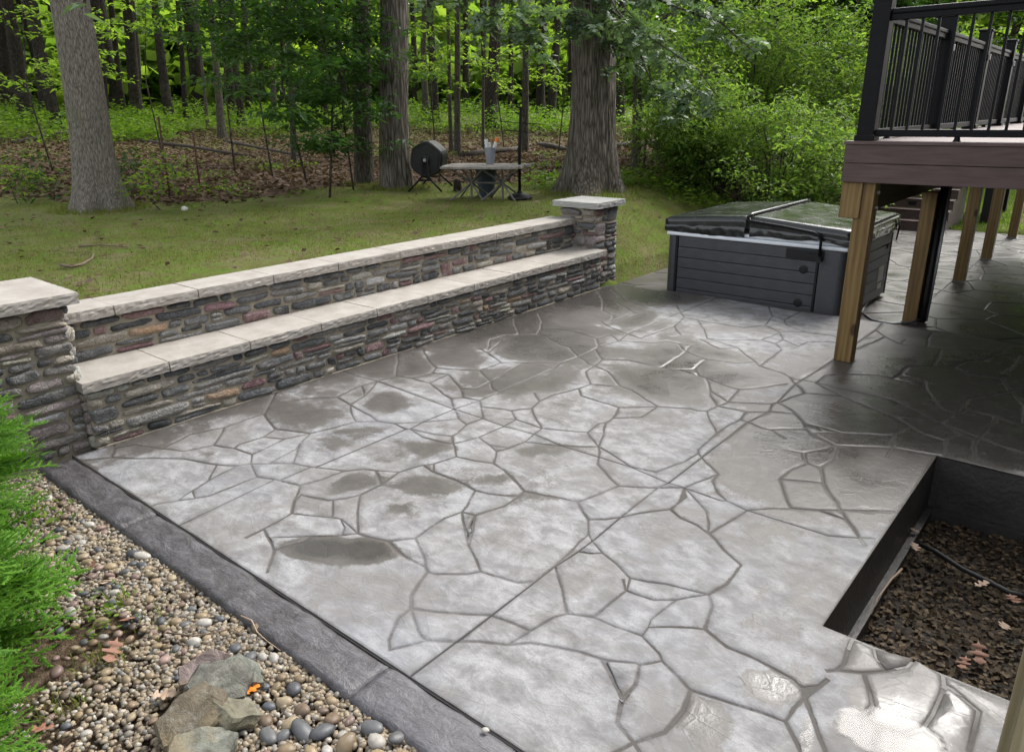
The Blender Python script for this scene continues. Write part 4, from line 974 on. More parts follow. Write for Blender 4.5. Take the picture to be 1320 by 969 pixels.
# ------------------------------------------------------------------ leaf and clump tools
def rotmats(n, tilt, rng=NR, up=None):
    """random frames: yaw free, normal tilted from up by about `tilt`"""
    yaw = rng.uniform(0, 2*np.pi, n); th = np.abs(rng.normal(0, tilt, n)); ph = rng.uniform(0, 2*np.pi, n)
    nz = np.stack([np.sin(th)*np.cos(ph), np.sin(th)*np.sin(ph), np.cos(th)], -1)
    a_ = np.stack([np.cos(yaw), np.sin(yaw), 0*yaw], -1); x = a_-nz*(a_*nz).sum(-1, keepdims=True); x /= np.linalg.norm(x, axis=-1, keepdims=True)
    y = np.cross(nz, x); return np.stack([x, y, nz], -1)
LEAF = {
 'plain': (np.array([(0, 0, 0), (.42, .22, .05), (1, 0, -.04), (.42, -.22, .05)]), np.array([(0, 2, 1), (0, 3, 2)])),
 'quad': (np.array([(0, -.3, 0), (.6, -.35, .05), (.7, .3, -.05), (.05, .35, .03)]), np.array([(0, 1, 2), (0, 2, 3)])),
}
def _lobed():
    o = [(0, 0), (.16, .05), (.22, .22), (.30, .24), (.34, .08), (.46, .10), (.54, .30), (.64, .30), (.64, .12), (.76, .12), (.86, .22), (.93, .16), (1.0, 0)]
    P = [(x, y, .06*abs(y)) for x, y in o]; Q = [(x, -y, .06*abs(y)) for x, y in o[1:-1]]
    V = P+Q; F = []
    m = len(o); up_ = list(range(m)); dn = [0]+[m+i for i in range(m-2)]+[m-1]
    for i in range(1, m-1):
        F.append((up_[i], dn[i], up_[i+1])); F.append((dn[i], dn[i+1], up_[i+1])) if i < m-2 else None
    F.append((0, dn[1], up_[1])); return np.array(V), np.array([f for f in F if f])
LEAF['lobed'] = _lobed()
def leaves(P, size, tilt, kind='plain', rng=NR, sv=.35, droop=None):
    T, TF = LEAF[kind]; n = len(P); M_ = rotmats(n, tilt, rng); s_ = size*(1+rng.uniform(-sv, sv, n))
    V = np.einsum('nij,kj->nki', M_, T)*s_[:, None, None]+P[:, None, :]
    if droop: V[..., 2] -= droop*((T[:, 0]**2)[None, :])*s_[:, None]
    F = (TF[None]+(np.arange(n)*len(T))[:, None, None]).reshape(-1, 3)
    return V.reshape(-1, 3), F
def join(L):
    V = []; F = []; n = 0
    for v, f in L: V.append(v); F.append(f+n); n += len(v)
    return np.concatenate(V), np.concatenate(F)
def clump(c, r, n, rng=NR, shell=.35):
    d = rng.normal(0, 1, (n, 3)); d /= np.linalg.norm(d, axis=1, keepdims=True); k = rng.uniform(shell**3, 1, n)**(1/3)
    return np.array(c)+d*k[:, None]*np.array(r)
def ground_z(x, y): return float(under(np.array(x), np.array(y), gz(np.array(x), np.array(y))))

# ------------------------------------------------------------------ trees
def trunk_mesh(name, base, top, r0, r1, mat, flare=.5, fh=.6, lobes=5, ridge=0.0, seg=(24, 24), bend=.15, limbs=()):
    """tapered trunk with root flare, furrows and limbs (all one mesh)"""
    nz_, na = seg; base = np.array(base, float); top = np.array(top, float); L = np.linalg.norm(top-base); sd = R.uniform(0, 50)
    V = []; F = []
    ts = (np.arange(nz_+1)/nz_)**1.5
    for t in ts:
        c = base+(top-base)*t; h = t*L
        c = c+np.array([noise.noise(Vector((t*3, sd, 0))), noise.noise(Vector((t*3, sd, 8))), 0])*bend*min(1, h/2)
        for k in range(na):
            a_ = 2*math.pi*k/na; r = r0+(r1-r0)*t; fl = math.exp(-h/fh)
            r *= 1+flare*fl*(1+.55*math.cos(lobes*a_+sd)*fl+.3*math.sin(3*a_+sd))+.05*noise.noise(Vector((math.cos(a_)*1.2+sd, math.sin(a_)*1.2, h*.5)))
            if ridge:
                q = noise.noise(Vector((math.cos(a_)*r0*24, math.sin(a_)*r0*24, h*1.3+sd)))+.6*noise.noise(Vector((math.cos(a_)*r0*50, math.sin(a_)*r0*50, h*3+sd)))
                r += ridge*(1-abs(q)*2.2)
            V.append((c[0]+r*math.cos(a_), c[1]+r*math.sin(a_), c[2]+h*0))
    for i in range(nz_):
        for k in range(na): F.append((i*na+k, i*na+(k+1) % na, (i+1)*na+(k+1) % na, (i+1)*na+k))
    mb = MB().add(V, F)
    for P, rs in limbs: mb.tube(P, rs, 6)
    return mb.me(name, mat, True)
def limb(p, d, L, r, droop=.0, n=5):
    p = Vector(p); d = Vector(d).normalized(); P = [p.copy()]; v = d.copy()
    for i in range(n):
        v = (v+Vector((R.uniform(-.18, .18), R.uniform(-.18, .18), R.uniform(-.1, .14)-droop))).normalized(); p = p+v*L/n; P.append(p.copy())
    return P, [r*(1-.8*i/n) for i in range(n+1)]
# three shared high crowns
def crown_mesh(nm, rx, h, n, size, mat):
    cl = []
    for _ in range(26):
        a_ = R.uniform(0, 6.28); q = R.random()**.6*rx; z = R.uniform(0, h); q *= 1-.55*abs(z/h-.4)
        cl.append(clump((q*math.cos(a_), q*math.sin(a_), z), (R.uniform(.8, 1.6), R.uniform(.8, 1.6), R.uniform(.4, .9)), n//26))
    V, F = leaves(np.concatenate(cl), size, .6); return mesh(nm, V, F, mat)
CROWN = [crown_mesh('crown', 3.6, 8, 1300, .42, MT['leaf_crown']), crown_mesh('crown', 3.0, 7, 1200, .40, MT['leaf_crown']), crown_mesh('crown', 2.4, 6, 1000, .36, MT['leaf_bright'])]
CROWNF = crown_mesh('crown', 3.0, 6, 380, .42, MT['leaf_bright'])
TREES = 0
def tree(px, py, wpx, tx, mat, label, name='woodland_tree', d=None, zg=None, H=None, crown=None, flare=.45, low=None, ridge=0, seg=(14, 10), group='tree trunks in the wood', lobes=5, fh=.5, taper=.42):
    """px,py foot of the trunk, wpx its breadth at eye height, tx where it leaves the top edge"""
    global TREES
    b = at(px, py, 'z', .72)
    if d and math.hypot(b.x, b.y) > d or b.y < 0: 
        q = at(px, 150, 'z', .72) if False else None
    dist = math.hypot(b.x, b.y)
    if d:
        k = d/dist; b = Vector((b.x*k, b.y*k, .72))
    b.z = ground_z(b.x, b.y)-.06
    dep = proj(b)[2]; r0 = wpx/2*dep/FPX
    H = H or R.uniform(13, 17)
    # lean so that the stem leaves the frame at tx
    u0, v0, _ = proj((b.x, b.y, b.z)); zt = b.z
    for _ in range(60):
        zt += .2
        if proj((b.x, b.y, zt))[1] < 0: break
    uu = proj((b.x, b.y, zt))[0]; sh = (tx-uu)*dep/FPX; hz = zt-b.z
    top = Vector((b.x+_rt[0]*sh*H/hz*.8, b.y+_rt[1]*sh*H/hz*.8, b.z+H))
    if abs((top-b).x)+abs((top-b).y) > H*.6:
        v = Vector((top.x-b.x, top.y-b.y, 0)); v.normalize(); top = Vector((b.x, b.y, b.z+H))+v*H*.4
    t = empty(name, b, label, 'tree', group)
    lm = []
    for k in range(5):
        f = R.uniform(.55, .95); p = b.lerp(top, f); a_ = R.uniform(0, 6.28); lm.append(limb(p, (math.cos(a_), math.sin(a_), .6), R.uniform(1.5, 3.2), r0*.3))
    if low:
        for (f, dx, dy, dz, L) in low: lm.append(limb(b+(top-b)*(f/H), (dx, dy, dz), L, r0*.12, .02))
    obj('trunk', trunk_mesh('trunk', b, top, r0, r0*taper, MT[mat], flare, fh, lobes, ridge, seg, limbs=lm), t)
    c = crown if crown is not None else CROWN[TREES % 3] if dist < 30 else CROWNF
    if c:
        o = obj('crown', c, t); o.matrix_parent_inverse = Matrix.Identity(4); q = R.uniform(.85, 1.2); o.location = (top-b)*.62+Vector((0, 0, 0)); o.rotation_euler = (0, 0, R.uniform(0, 6.28)); o.scale = (q, q, q)
    TREES += 1
    return t, b, top, r0
# the big trees along the lawn
G1 = 'big trees at the edge of the lawn'
t1 = tree(130, 268, 47, 87, 'bark_grey', 'big pale grey smooth-barked tree leaning at the left edge of the lawn', 'lawn_tree', H=15, flare=.55, ridge=.006, seg=(60, 64), group=G1, lobes=6, fh=.45, taper=.45)
t2 = tree(512, 246, 36, 505, 'bark_oak', 'straight brown trunk with flaky bark right beside the black composter', 'lawn_tree', H=15, flare=.30, ridge=.012, seg=(60, 56), group=G1, taper=.5)
t3 = tree(470, 243, 23, 464, 'bark_mid', 'slimmer grey trunk standing just left of the trunk by the composter', 'lawn_tree', H=14, flare=.2, ridge=.006, seg=(30, 28), group=G1, taper=.5)
t4 = tree(760, 250, 53, 765, 'bark_oak', 'massive oak with deeply furrowed bark and flaring roots behind the far stone pillar', 'oak_tree', H=17, flare=.62, ridge=.020, seg=(120, 120), group=G1, lobes=4, fh=.55, taper=.55)
# low hanging oak boughs with lobed leaves
def bough(points, root, mat, n, size, spread, kind='lobed', name='bough', tilt=.7, stem='bark_mid'):
    mb = MB(); L = []
    for P in points:
        P = [Vector(p) for p in P]; mb.tube(P, [.022*(1-.75*i/(len(P)-1)) for i in range(len(P))], 5)
        for i in range(len(P)-1):
            for s_ in range(3):
                c = P[i].lerp(P[i+1], (s_+.5)/3); tw = c+Vector((R.gauss(0, spread), R.gauss(0, spread), R.gauss(-.05, spread*.6)))
                mb.tube([c, (c+tw)/2+Vector((0, 0, .04)), tw], [.007, .005, .003], 4, False)
                L.append(clump(tw, (spread*.8, spread*.8, spread*.55), n)); L.append(clump((c+tw)/2, (spread*.5,)*3, n//2))
    V, F = leaves(np.concatenate(L), size, tilt, kind, droop=.3)
    o = obj(name, mb.me(name, MT[stem], True), root); obj('leaves', mesh('leaves', V, F, MT[mat]), o)
def P3(px, py, d):
    """point at horizontal distance d in the direction measured at (px, py)"""
    v = _rt*((px-660)/FPX) - _up*((py-484.5)/FPX) + _fw; k = d/math.hypot(v[0], v[1]); return Vector(v*k)+Vector((0, 0, CAM_Z))
bough([[P3(765, -60, 13.3), P3(775, -20, 12.6), P3(800, 20, 12.0), P3(840, 50, 11.6), P3(900, 90, 11.2), P3(925, 125, 11.0)],
       [P3(770, -40, 13.3), P3(800, 10, 12.8), P3(850, 60, 12.5), P3(880, 110, 12.2), P3(890, 150, 12.0)],
       [P3(760, -50, 13.2), P3(745, -10, 12.6), P3(735, 10, 12.3), P3(755, 35, 12.2)],
       [P3(775, 0, 13.2), P3(815, 40, 12.9), P3(835, 95, 12.6), P3(850, 130, 12.6)],
       [P3(800, -20, 12.9), P3(860, 5, 12.2), P3(930, 30, 11.5), P3(975, 70, 11.2)],
       [P3(760, -60, 13.2), P3(700, -20, 12), P3(670, 5, 11.2), P3(655, 40, 11.0), P3(680, 55, 10.9)],
       [P3(790, 30, 13.0), P3(790, 60, 12.8), P3(800, 90, 12.7)]], t4[0], 'leaf_oak', 16, .17, .21)
bough([[P3(765, -60, 13.3), P3(690, -40, 12), P3(640, -10, 11), P3(625, 20, 10.8), P3(605, 30, 10.6)], [P3(600, -40, 11), P3(585, -10, 10.8), P3(560, 5, 10.6)]], t4[0], 'leaf_oak', 11, .17, .18)
# twig with three leaves reaching in at the top left
bough([[P3(112, -40, 6.0), P3(113, -12, 6.0), P3(118, 2, 6.0)]], t1[0], 'leaf_oak', 1, .14, .05, 'plain')

W = [ # px,py(foot),w,tx,mat,label
 (14,186,24,6,'bark_dark','dark trunk cut by the left edge of the picture with its foot in leaf litter'),
 (37,144,18,6,'bark_dark','dark leaning trunk second from the left edge'),
 (66,160,10,24,'bark_dark','thin dark trunk between the two leaning dark trunks and the pale tree'),
 (62,134,15,44,'bark_dark','dark trunk just left of the big pale tree, leaning left'),
 (152,162,23,126,'bark_dark','stout dark trunk just right of the big pale tree'),
 (136,148,9,128,'bark_dark','thin trunk half hidden behind the stout dark trunk by the pale tree'),
 (160,133,8,146,'bark_dark','slim black trunk far back between two dark trunks'),
 (178,136,15,166,'bark_dark','dark trunk third to the right of the big pale tree'),
 (186,168,5,174,'bark_mid','very thin sapling stem in front of the dark trunks on the left'),
 (224,186,12,199,'bark_dark','straight slender dark trunk rising from the litter above the first rusty stake'),
 (262,176,19,243,'bark_dark','broad dark trunk above the second rusty stake'),
 (288,192,10,272,'bark_mid','pale greyish stem standing just right of the broad dark trunk'),
 (271,188,4,252,'bark_mid','crooked thin pale stem leaning across the broad dark trunk'),
 (311,156,9,298,'bark_dark','small dark trunk standing in bright undergrowth left of centre'),
 (323,132,10,318,'bark_dark','short looking dark trunk far back in bright undergrowth'),
 (343,172,7,333,'bark_dark','thin reddish brown stem in the middle of the left wood'),
 (357,184,8,349,'bark_mid','thin grey brown stem next to the reddish one'),
 (368,180,7,362,'bark_dark','dark thin stem right of the grey brown one'),
 (379,214,6,372,'bark_mid','pale dead stem in front of the young leafy trees'),
 (537,163,8,529,'bark_dark','thin dark trunk just right of the flaky brown trunk'),
 (550,180,9,545,'bark_mid','pale smooth stem rising behind the composter'),
 (561,154,11,555,'bark_dark','dark trunk far behind the composter'),
 (582,200,5,573,'bark_mid','thin bent stem left of the pale pair behind the table'),
 (590,204,8,591,'bark_mid','pale slim stem behind the left end of the table'),
 (601,172,9,601,'bark_dark','dark slim trunk behind the left end of the table'),
 (632,182,17,640,'bark_dark','dark trunk directly behind the bucket on the table'),
 (623,196,4,628,'bark_mid','thin pale stem directly left of the trunk behind the bucket'),
 (676,200,9,677,'bark_mid','slender trunk behind the black pole stand'),
 (697,146,12,702,'bark_dark','dark trunk left of the forked pair behind the pole stand'),
 (709,150,12,722,'bark_dark','dark trunk leaning right in the forked pair behind the pole stand'),
 (736,164,9,736,'bark_dark','thin dark trunk just left of the massive oak'),
 (798,178,11,801,'bark_dark','dark trunk just right of the massive oak'),
 (820,224,11,820,'bark_mid','slim trunk between the oak and the yellow green bushes'),
 (858,212,24,866,'bark_mid','thick shaded trunk half hidden by bushes right of the oak'),
 (90,136,9,80,'bark_dark','far trunk seen in the gap left of the big pale tree'),
 (240,140,7,232,'bark_dark','far thin trunk between the slender and the broad dark trunk'),
 (420,150,9,414,'bark_dark','far trunk behind the young leafy trees'),
 (440,165,8,436,'bark_dark','far trunk left of the slimmer grey trunk'),
 (657,150,7,660,'bark_dark','far thin trunk between the bucket and the pole stand'),
]
for (px, py, wd, tx, mt, lb) in W:
    b = at(px, max(py, 158), 'z', .72); d_ = math.hypot(b.x, b.y)
    if py < 158: d_ = 50-(py-130)*.25
    tree(px, max(py, 158), wd, tx, mt, lb, d=min(d_, 52) if d_ > 44 or py < 158 else None)
# far unnamed stems close the wood
fw_ = MB()
for _ in range(36):
    px = R.uniform(-150, 1000); d_ = R.uniform(38, 75); b = P3(px, 140, d_)
    if px > 480 and R.random() < .2: continue
    z = ground_z(b.x, b.y); r = R.uniform(.08, .28); fw_.tube([(b.x, b.y, z-.2), (b.x+R.uniform(-.4, .4), b.y, z+6), (b.x+R.uniform(-1, 1), b.y, z+15)], [r*1.2, r, r*.6], 6, False)
tag(obj('far_tree_trunks', fw_.me('far_tree_trunks', MT['bark_dark'], True)), 'far off dark trunks standing close together deep in the wood', 'wood', kind='stuff')

# understory saplings with layered leaf sprays
def sapling(px, py, d, h, w_, nclump, nleaf, size, mat, label, stem=.022, zlo=1.7, kind='plain', name='sapling', tilt=.35, group='young trees in the wood', cx=0):
    b = P3(px, py, d); b.z = ground_z(b.x, b.y)-.03; t = empty(name, b, label, 'young tree', group)
    top = b+Vector((R.uniform(-.3, .3), R.uniform(-.3, .3), h)); mb = MB().tube([b, b.lerp(top, .3)+Vector((R.uniform(-.2, .2), R.uniform(-.2, .2), 0)), b.lerp(top, .65)+Vector((R.uniform(-.35, .35), R.uniform(-.35, .35), 0)), top], [stem, stem*.8, stem*.55, stem*.2], 7)
    L = []
    for k in range(nclump):
        f = zlo/h+(1-zlo/h)*R.random(); a_ = R.uniform(0, 6.28); q = w_*(1-.45*f)*R.uniform(.25, 1); p = b.lerp(top, f); e = p+Vector((math.cos(a_)*q, math.sin(a_)*q, q*.25)); 
        mb.tube([p-Vector((0, 0, .1)), (p+e)/2+Vector((0, 0, .06)), e], [stem*.3, stem*.2, stem*.08], 4, False)
        L.append(clump(e, (.42, .42, .10), nleaf)); L.append(clump((p+e)/2, (.3, .3, .10), nleaf//2))
    obj('trunk', mb.me('trunk', MT['bark_mid'], True), t); V, F = leaves(np.concatenate(L), size, tilt, kind, droop=.25); obj('crown', mesh('crown', V, F, MT[mat]), t)
SAP = [
 (425, 255, 13.3, 5.5, 1.5, 84, 36, .16, 'leaf_maple', 'dark green maple sapling with layered sprays just left of the two middle trunks', .022, .7),
 (395, 225, 15.5, 6.0, 1.7, 70, 34, .16, 'leaf_maple', 'tall dark green sapling hanging over the leaf litter left of the maple sapling'),
 (350, 215, 17.5, 6.5, 1.9, 64, 34, .16, 'leaf_maple', 'wide dark green young tree above the litter in the left wood'),
 (300, 200, 20, 7.0, 2.0, 40, 28, .17, 'leaf_maple', 'young tree with drooping leaves behind the second rusty stake'),
 (455, 235, 14.0, 4.5, 1.1, 50, 28, .14, 'leaf_maple', 'small dark sapling at the foot of the slimmer grey trunk', .018, .5),
 (60, 180, 23, 7.0, 2.2, 34, 26, .17, 'leaf_bright', 'light green young tree behind the dark trunks at far left'),
 (205, 170, 27, 8.0, 2.6, 38, 28, .19, 'leaf_bright', 'light green young tree behind the slender dark trunk'),
 (560, 170, 26, 8.0, 2.3, 34, 26, .18, 'leaf_bright', 'light green young tree behind the composter'),
 (650, 170, 28, 8.5, 2.6, 36, 26, .19, 'leaf_bright', 'light green young tree behind the bucket and table'),
 (720, 175, 26, 8.0, 2.3, 34, 26, .18, 'leaf_bright', 'light green young tree left of the oak, deep in the wood'),
 (500, 170, 24, 7.5, 2.2, 30, 26, .18, 'leaf_crown', 'mid green young tree between the middle trunks'),
 (120, 170, 30, 9.0, 2.8, 36, 28, .2, 'leaf_bright', 'light green young tree seen right behind the big pale tree'),
 (380, 170, 30, 9.0, 2.8, 36, 28, .2, 'leaf_bright', 'light green young tree far behind the maple saplings'),
 (830, 205, 17, 6.5, 1.8, 40, 30, .14, 'leaf_crown', 'mid green young tree between the oak and the bushes'),
]
for s_ in SAP: sapling(*s_)
for (px, py, d, lb) in ((205, 245, 13.0, 'low light green seedling at the first rusty stake'), (148, 205, 15.5, 'dark leafy shrub behind the foot of the big pale tree'), (18, 240, 15.5, 'low bright seedling at the left edge of the lawn'), (65, 235, 15.5, 'low dark leafy plant in litter left of the big pale tree')):
    sapling(px, py, d, .8, .42, 9, 11, .12, 'leaf_bright' if 'bright' in lb or 'light' in lb else 'leaf_maple', lb, .008, .12, 'plain', 'seedling', .4, 'seedlings along the edge of the lawn')

# bushes at the right
def bush(px, py, d, rx, rz, n, size, mat, label, name='bush', zc=.5, kind='plain'):
    b = P3(px, py, d); b.z = ground_z(b.x, b.y)-.05; t = empty(name, b, label, 'bush', 'bushes beyond the hot tub'); mb = MB(); L = []
    for k in range(34):
        a_ = R.uniform(0, 6.28); q = rx*R.random()**.5; hh = rz*2*R.uniform(.45, 1)*(1-.35*(q/rx)**2); e = b+Vector((math.cos(a_)*q*1.1, math.sin(a_)*q*1.1, hh)); m_ = b+Vector((math.cos(a_)*q*.45, math.sin(a_)*q*.45, hh*.65))
        mb.tube([b+Vector((math.cos(a_)*.15, math.sin(a_)*.15, 0)), m_, e], [.025, .016, .004], 4, False)
        for f in (.25, .5, .75, 1.0):
            p = m_.lerp(e, f) if f > .3 else b.lerp(m_, .7); L.append(clump(p+Vector((R.gauss(0, .12), R.gauss(0, .12), R.gauss(0, .1))), (rx*.22, rx*.22, rx*.14), n//136))
    obj('stems', mb.me('stems', MT['bark_mid'], True), t); V, F = leaves(np.concatenate(L), size, .75, kind, droop=.25); obj('foliage', mesh('foliage', V, F, MT[mat]), t)
BUSH = [
 (880, 245, 15.2, 1.25, .95, 7000, .085, 'leaf_bush', 'low yellow green bush at the edge of the lawn left of the hot tub'),
 (930, 250, 15.5, 1.6, 1.35, 9000, .09, 'leaf_bush', 'rounded yellow green bush behind the left half of the hot tub'),
 (1000, 252, 15.0, 1.7, 1.45, 10000, .085, 'leaf_bush', 'dense light green bush directly behind the hot tub'),
 (1048, 250, 15.4, 1.45, 1.5, 9000, .09, 'leaf_bush', 'bright bush between the hot tub and the deck corner'),
 (960, 235, 18.5, 2.3, 2.1, 11000, .11, 'leaf_bush', 'tall arching yellow green shrub behind the rounded bush'),
 (1040, 235, 19, 2.4, 2.3, 11000, .11, 'leaf_bush', 'tall light green shrub behind the bush by the deck corner'),
 (880, 220, 19.5, 2.0, 2.0, 9000, .11, 'leaf_crown', 'tall mid green shrub in shade right of the thick trunk'),
 (1110, 235, 20, 2.2, 2.2, 9000, .11, 'leaf_bush', 'tall shrub half hidden behind the deck railing'),
]
for s_ in BUSH: bush(*s_)
for (px, d, h, w_, mt, lb) in ((1095, 24, 9, 3.0, 'leaf_maple', 'dark green tree rising behind the shrubs left of the railing'), (985, 25, 10, 3.2, 'leaf_crown', 'tall leafy tree behind the shrubs above the hot tub'), (1190, 30, 11, 3.4, 'leaf_crown', 'leafy tree seen through the railing balusters'), (1280, 34, 12, 3.8, 'leaf_bright', 'pale green tree above the railing at the right edge'), (905, 26, 10, 3.0, 'leaf_crown', 'leafy tree behind the shaded shrub right of the oak'), (1350, 30, 11, 3.6, 'leaf_crown', 'leafy tree beyond the far end of the deck')):
    sapling(px, 200, d, h, w_, 90, 60, .24, mt, lb, .14, 1.0, 'plain', 'leafy_tree', .55, 'leafy trees behind the shrubs')

# far wood and undergrowth as masses
L = []
for k in range(900):
    px = R.uniform(-260, 1560); d_ = R.uniform(54, 96); b = P3(px, 140, d_); z = R.random()**.7*(2.5+(d_-54)*.62)
    L.append(clump((b.x, b.y, ground_z(b.x, b.y)+z), (3.2, 3.2, 1.7), 95))
for k in range(520):
    px = R.uniform(-260, 1560); d_ = R.uniform(84, 100); b = P3(px, 140, d_); L.append(clump((b.x, b.y, ground_z(b.x, b.y)+R.random()*28), (3.4, 3.4, 1.8), 90))
V, F = leaves(np.concatenate(L), 1.0, .8, 'quad'); tag(obj('far_wood', mesh('far_wood', V, F, MT['leaf_bright'])), 'bright green far off wood closing the view behind the trunks', 'wood', kind='stuff')
L = []
for k in range(520):
    px = R.uniform(-200, 1000); d_ = 36+28*R.random()**.8; b = P3(px, 140, d_); 
    if px > 560 and d_ < 27: continue
    L.append(clump((b.x, b.y, ground_z(b.x, b.y)+.3), (R.uniform(.7, 2.6), R.uniform(.7, 2.6), R.uniform(.3, 1.1)), int(R.uniform(90, 240))))
V, F = leaves(np.concatenate(L), .22, .5); tag(obj('undergrowth', mesh('undergrowth', V, F, MT['leaf_ground'])), 'bright green undergrowth covering the ground among the far trunks', 'undergrowth', kind='stuff')
L = []
for k in range(170):
    px = R.uniform(-60, 900); d_ = R.uniform(14.5, 26); b = P3(px, 200, d_)
    if woods(np.array(b.x), np.array(b.y)) < .2: continue
    if R.random() < .78: continue
    L.append(clump((b.x, b.y, ground_z(b.x, b.y)+.10), (R.uniform(.3, .8), R.uniform(.3, .8), .10), int(R.uniform(30, 90))))
for px in range(690, 1040, 9):
    b = P3(px+R.uniform(-4, 4), 240, R.uniform(13.8, 15.2)); L.append(clump((b.x, b.y, ground_z(b.x, b.y)+.14), (.45, .45, .18), 90))
V, F = leaves(np.concatenate(L), .10, .5); tag(obj('ground_plants', mesh('ground_plants', V, F, MT['leaf_ground'])), 'low green plants scattered over the leaf litter at the wood edge', 'ground plants', kind='stuff')

# leaf litter
n = 80000; px = NR.uniform(-80, 960, n); d_ = 9+NR.random(n)**.8*33
v = _rt[None]*((px-660)/FPX)[:, None]-_up[None]*((200-484.5)/FPX)+_fw[None]; k = d_/np.hypot(v[:, 0], v[:, 1]); X = v[:, 0]*k; Y = v[:, 1]*k
wd = woods(X, Y); keep = (wd > NR.normal(.0, .35, n)) & (X < -4.8); X, Y = X[keep], Y[keep]
P = np.stack([X, Y, under(X, Y, gz(X, Y))+NR.uniform(.005, .05, len(X))], -1)
V, F = leaves(P, .12, .45, 'quad'); tag(obj('leaf_litter', mesh('leaf_litter', V, F, MT['litter'])), 'brown leaf litter covering the wood floor beyond the lawn', 'leaf litter', kind='stuff')
# lawn grass: short blades, mossy near the wall
def blades(X, Y, h, w0, mat, name, label):
    n = len(X); Z = under(X, Y, gz(X, Y)); a_ = NR.uniform(0, 2*np.pi, n); hh = h*NR.uniform(.5, 1.3, n); ln = hh*NR.uniform(.1, .9, n); b_ = NR.uniform(0, 2*np.pi, n)
    p0 = np.stack([X-np.cos(a_)*w0/2, Y-np.sin(a_)*w0/2, Z-.005], -1); p1 = np.stack([X+np.cos(a_)*w0/2, Y+np.sin(a_)*w0/2, Z-.005], -1); p2 = np.stack([X+np.cos(b_)*ln, Y+np.sin(b_)*ln, Z+hh], -1)
    V = np.stack([p0, p1, p2], 1).reshape(-1, 3); F = np.arange(3*n).reshape(-1, 3); tag(obj(name, mesh(name, V, F, mat)), label, 'grass', kind='stuff')
n = 150000; X = NR.uniform(-15, -4.4, n); Y = NR.uniform(.2, 15, n); den = fbm(np.stack([X*.8, Y*.8, X*0], -1), 3, 3)
dd = np.hypot(X, Y); keep = (woods(X, Y) < NR.normal(-.05, .25, n)) & (den > NR.uniform(-.9, .6, n)) & ((X < -5.76) | ((Y > 8.4) & (X < -5.0-.2*(Y < 10.3)))) & (NR.random(n) < np.clip(10/dd, .25, 1))
blades(X[keep], Y[keep], .024, .010, MT['grass'], 'lawn_grass', 'thin short grass and moss of the lawn behind the wall')
X = []; Y = []
for t_ in (t1, t2, t3, t4):
    for _ in range(900):
        a_ = R.uniform(0, 6.28); q = t_[3]*R.uniform(1.15, 2.6); X.append(t_[1].x+q*math.cos(a_)); Y.append(t_[1].y+q*math.sin(a_))
blades(np.array(X), np.array(Y), .075, .014, MT['grass'], 'tall_grass', 'longer grass growing round the feet of the lawn trees')
n = 26000; X = NR.uniform(-6, 3, n); Y = NR.uniform(16.6, 27, n); blades(X, Y, .07, .02, MT['leaf_ground'], 'sunny_grass', 'bright green grass beyond the deck posts')
n = 9000; X = NR.uniform(-13, -6, n); Y = NR.uniform(.5, 14, n); keep = woods(X, Y) < -.2; X, Y = X[keep], Y[keep]; keep = (X < -5.8) & (NR.random(len(X)) < .10)
P = np.stack([X[keep], Y[keep], gz(X[keep], Y[keep])+.03], -1); V, F = leaves(P, .07, .3, 'quad'); tag(obj('fallen_leaves', mesh('fallen_leaves', V, F, MT['litter'])), 'few dry leaves scattered over the lawn', 'fallen leaves', kind='stuff')
# ------------------------------------------------------------------ saw-cut control joints (dark strips lying in the cuts)
def strip(P, w_, z):
    V = []; F = []
    for i, p in enumerate(P):
        d = (P[min(i+1, len(P)-1)]-P[max(i-1, 0)]).normalized(); n_ = Vector((-d.y, d.x)); V += [(p.x+n_.x*w_, p.y+n_.y*w_, z), (p.x-n_.x*w_, p.y-n_.y*w_, z)]
    F = [(2*i, 2*i+1, 2*i+3, 2*i+2) for i in range(len(P)-1)]
    return V, F
MT['joint'] = m_simple('joint_dark', (.035, .032, .03), (.02, .019, .018), 30, .8)
saws = [[Vector((-3.62, YB)), Vector((-3.62, YS))], [Vector((-1.82, YB)), Vector((-1.82, YS))]]+[[Vector(at(*map(float, s_.split(',')))[:2]) for s_ in l.split()] for l in SAW]
for i, P in enumerate(saws): 
    V, F = strip(P, .0075, -.0034); obj('control_joint', mesh('control_joint', V, F, MT['joint']), patio)
V, F = strip([Vector((XW, YB-.001)), Vector((XR, YB-.001))], .006, -.009); obj('control_joint', mesh('control_joint', V, F, MT['joint']), patio)

# ------------------------------------------------------------------ things on the lawn
def Gp(px, py, d=None):
    b = at(px, py, 'z', .74)
    if d: k = d/math.hypot(b.x, b.y); b = Vector((b.x*k, b.y*k, 0))
    b.z = ground_z(b.x, b.y); return b
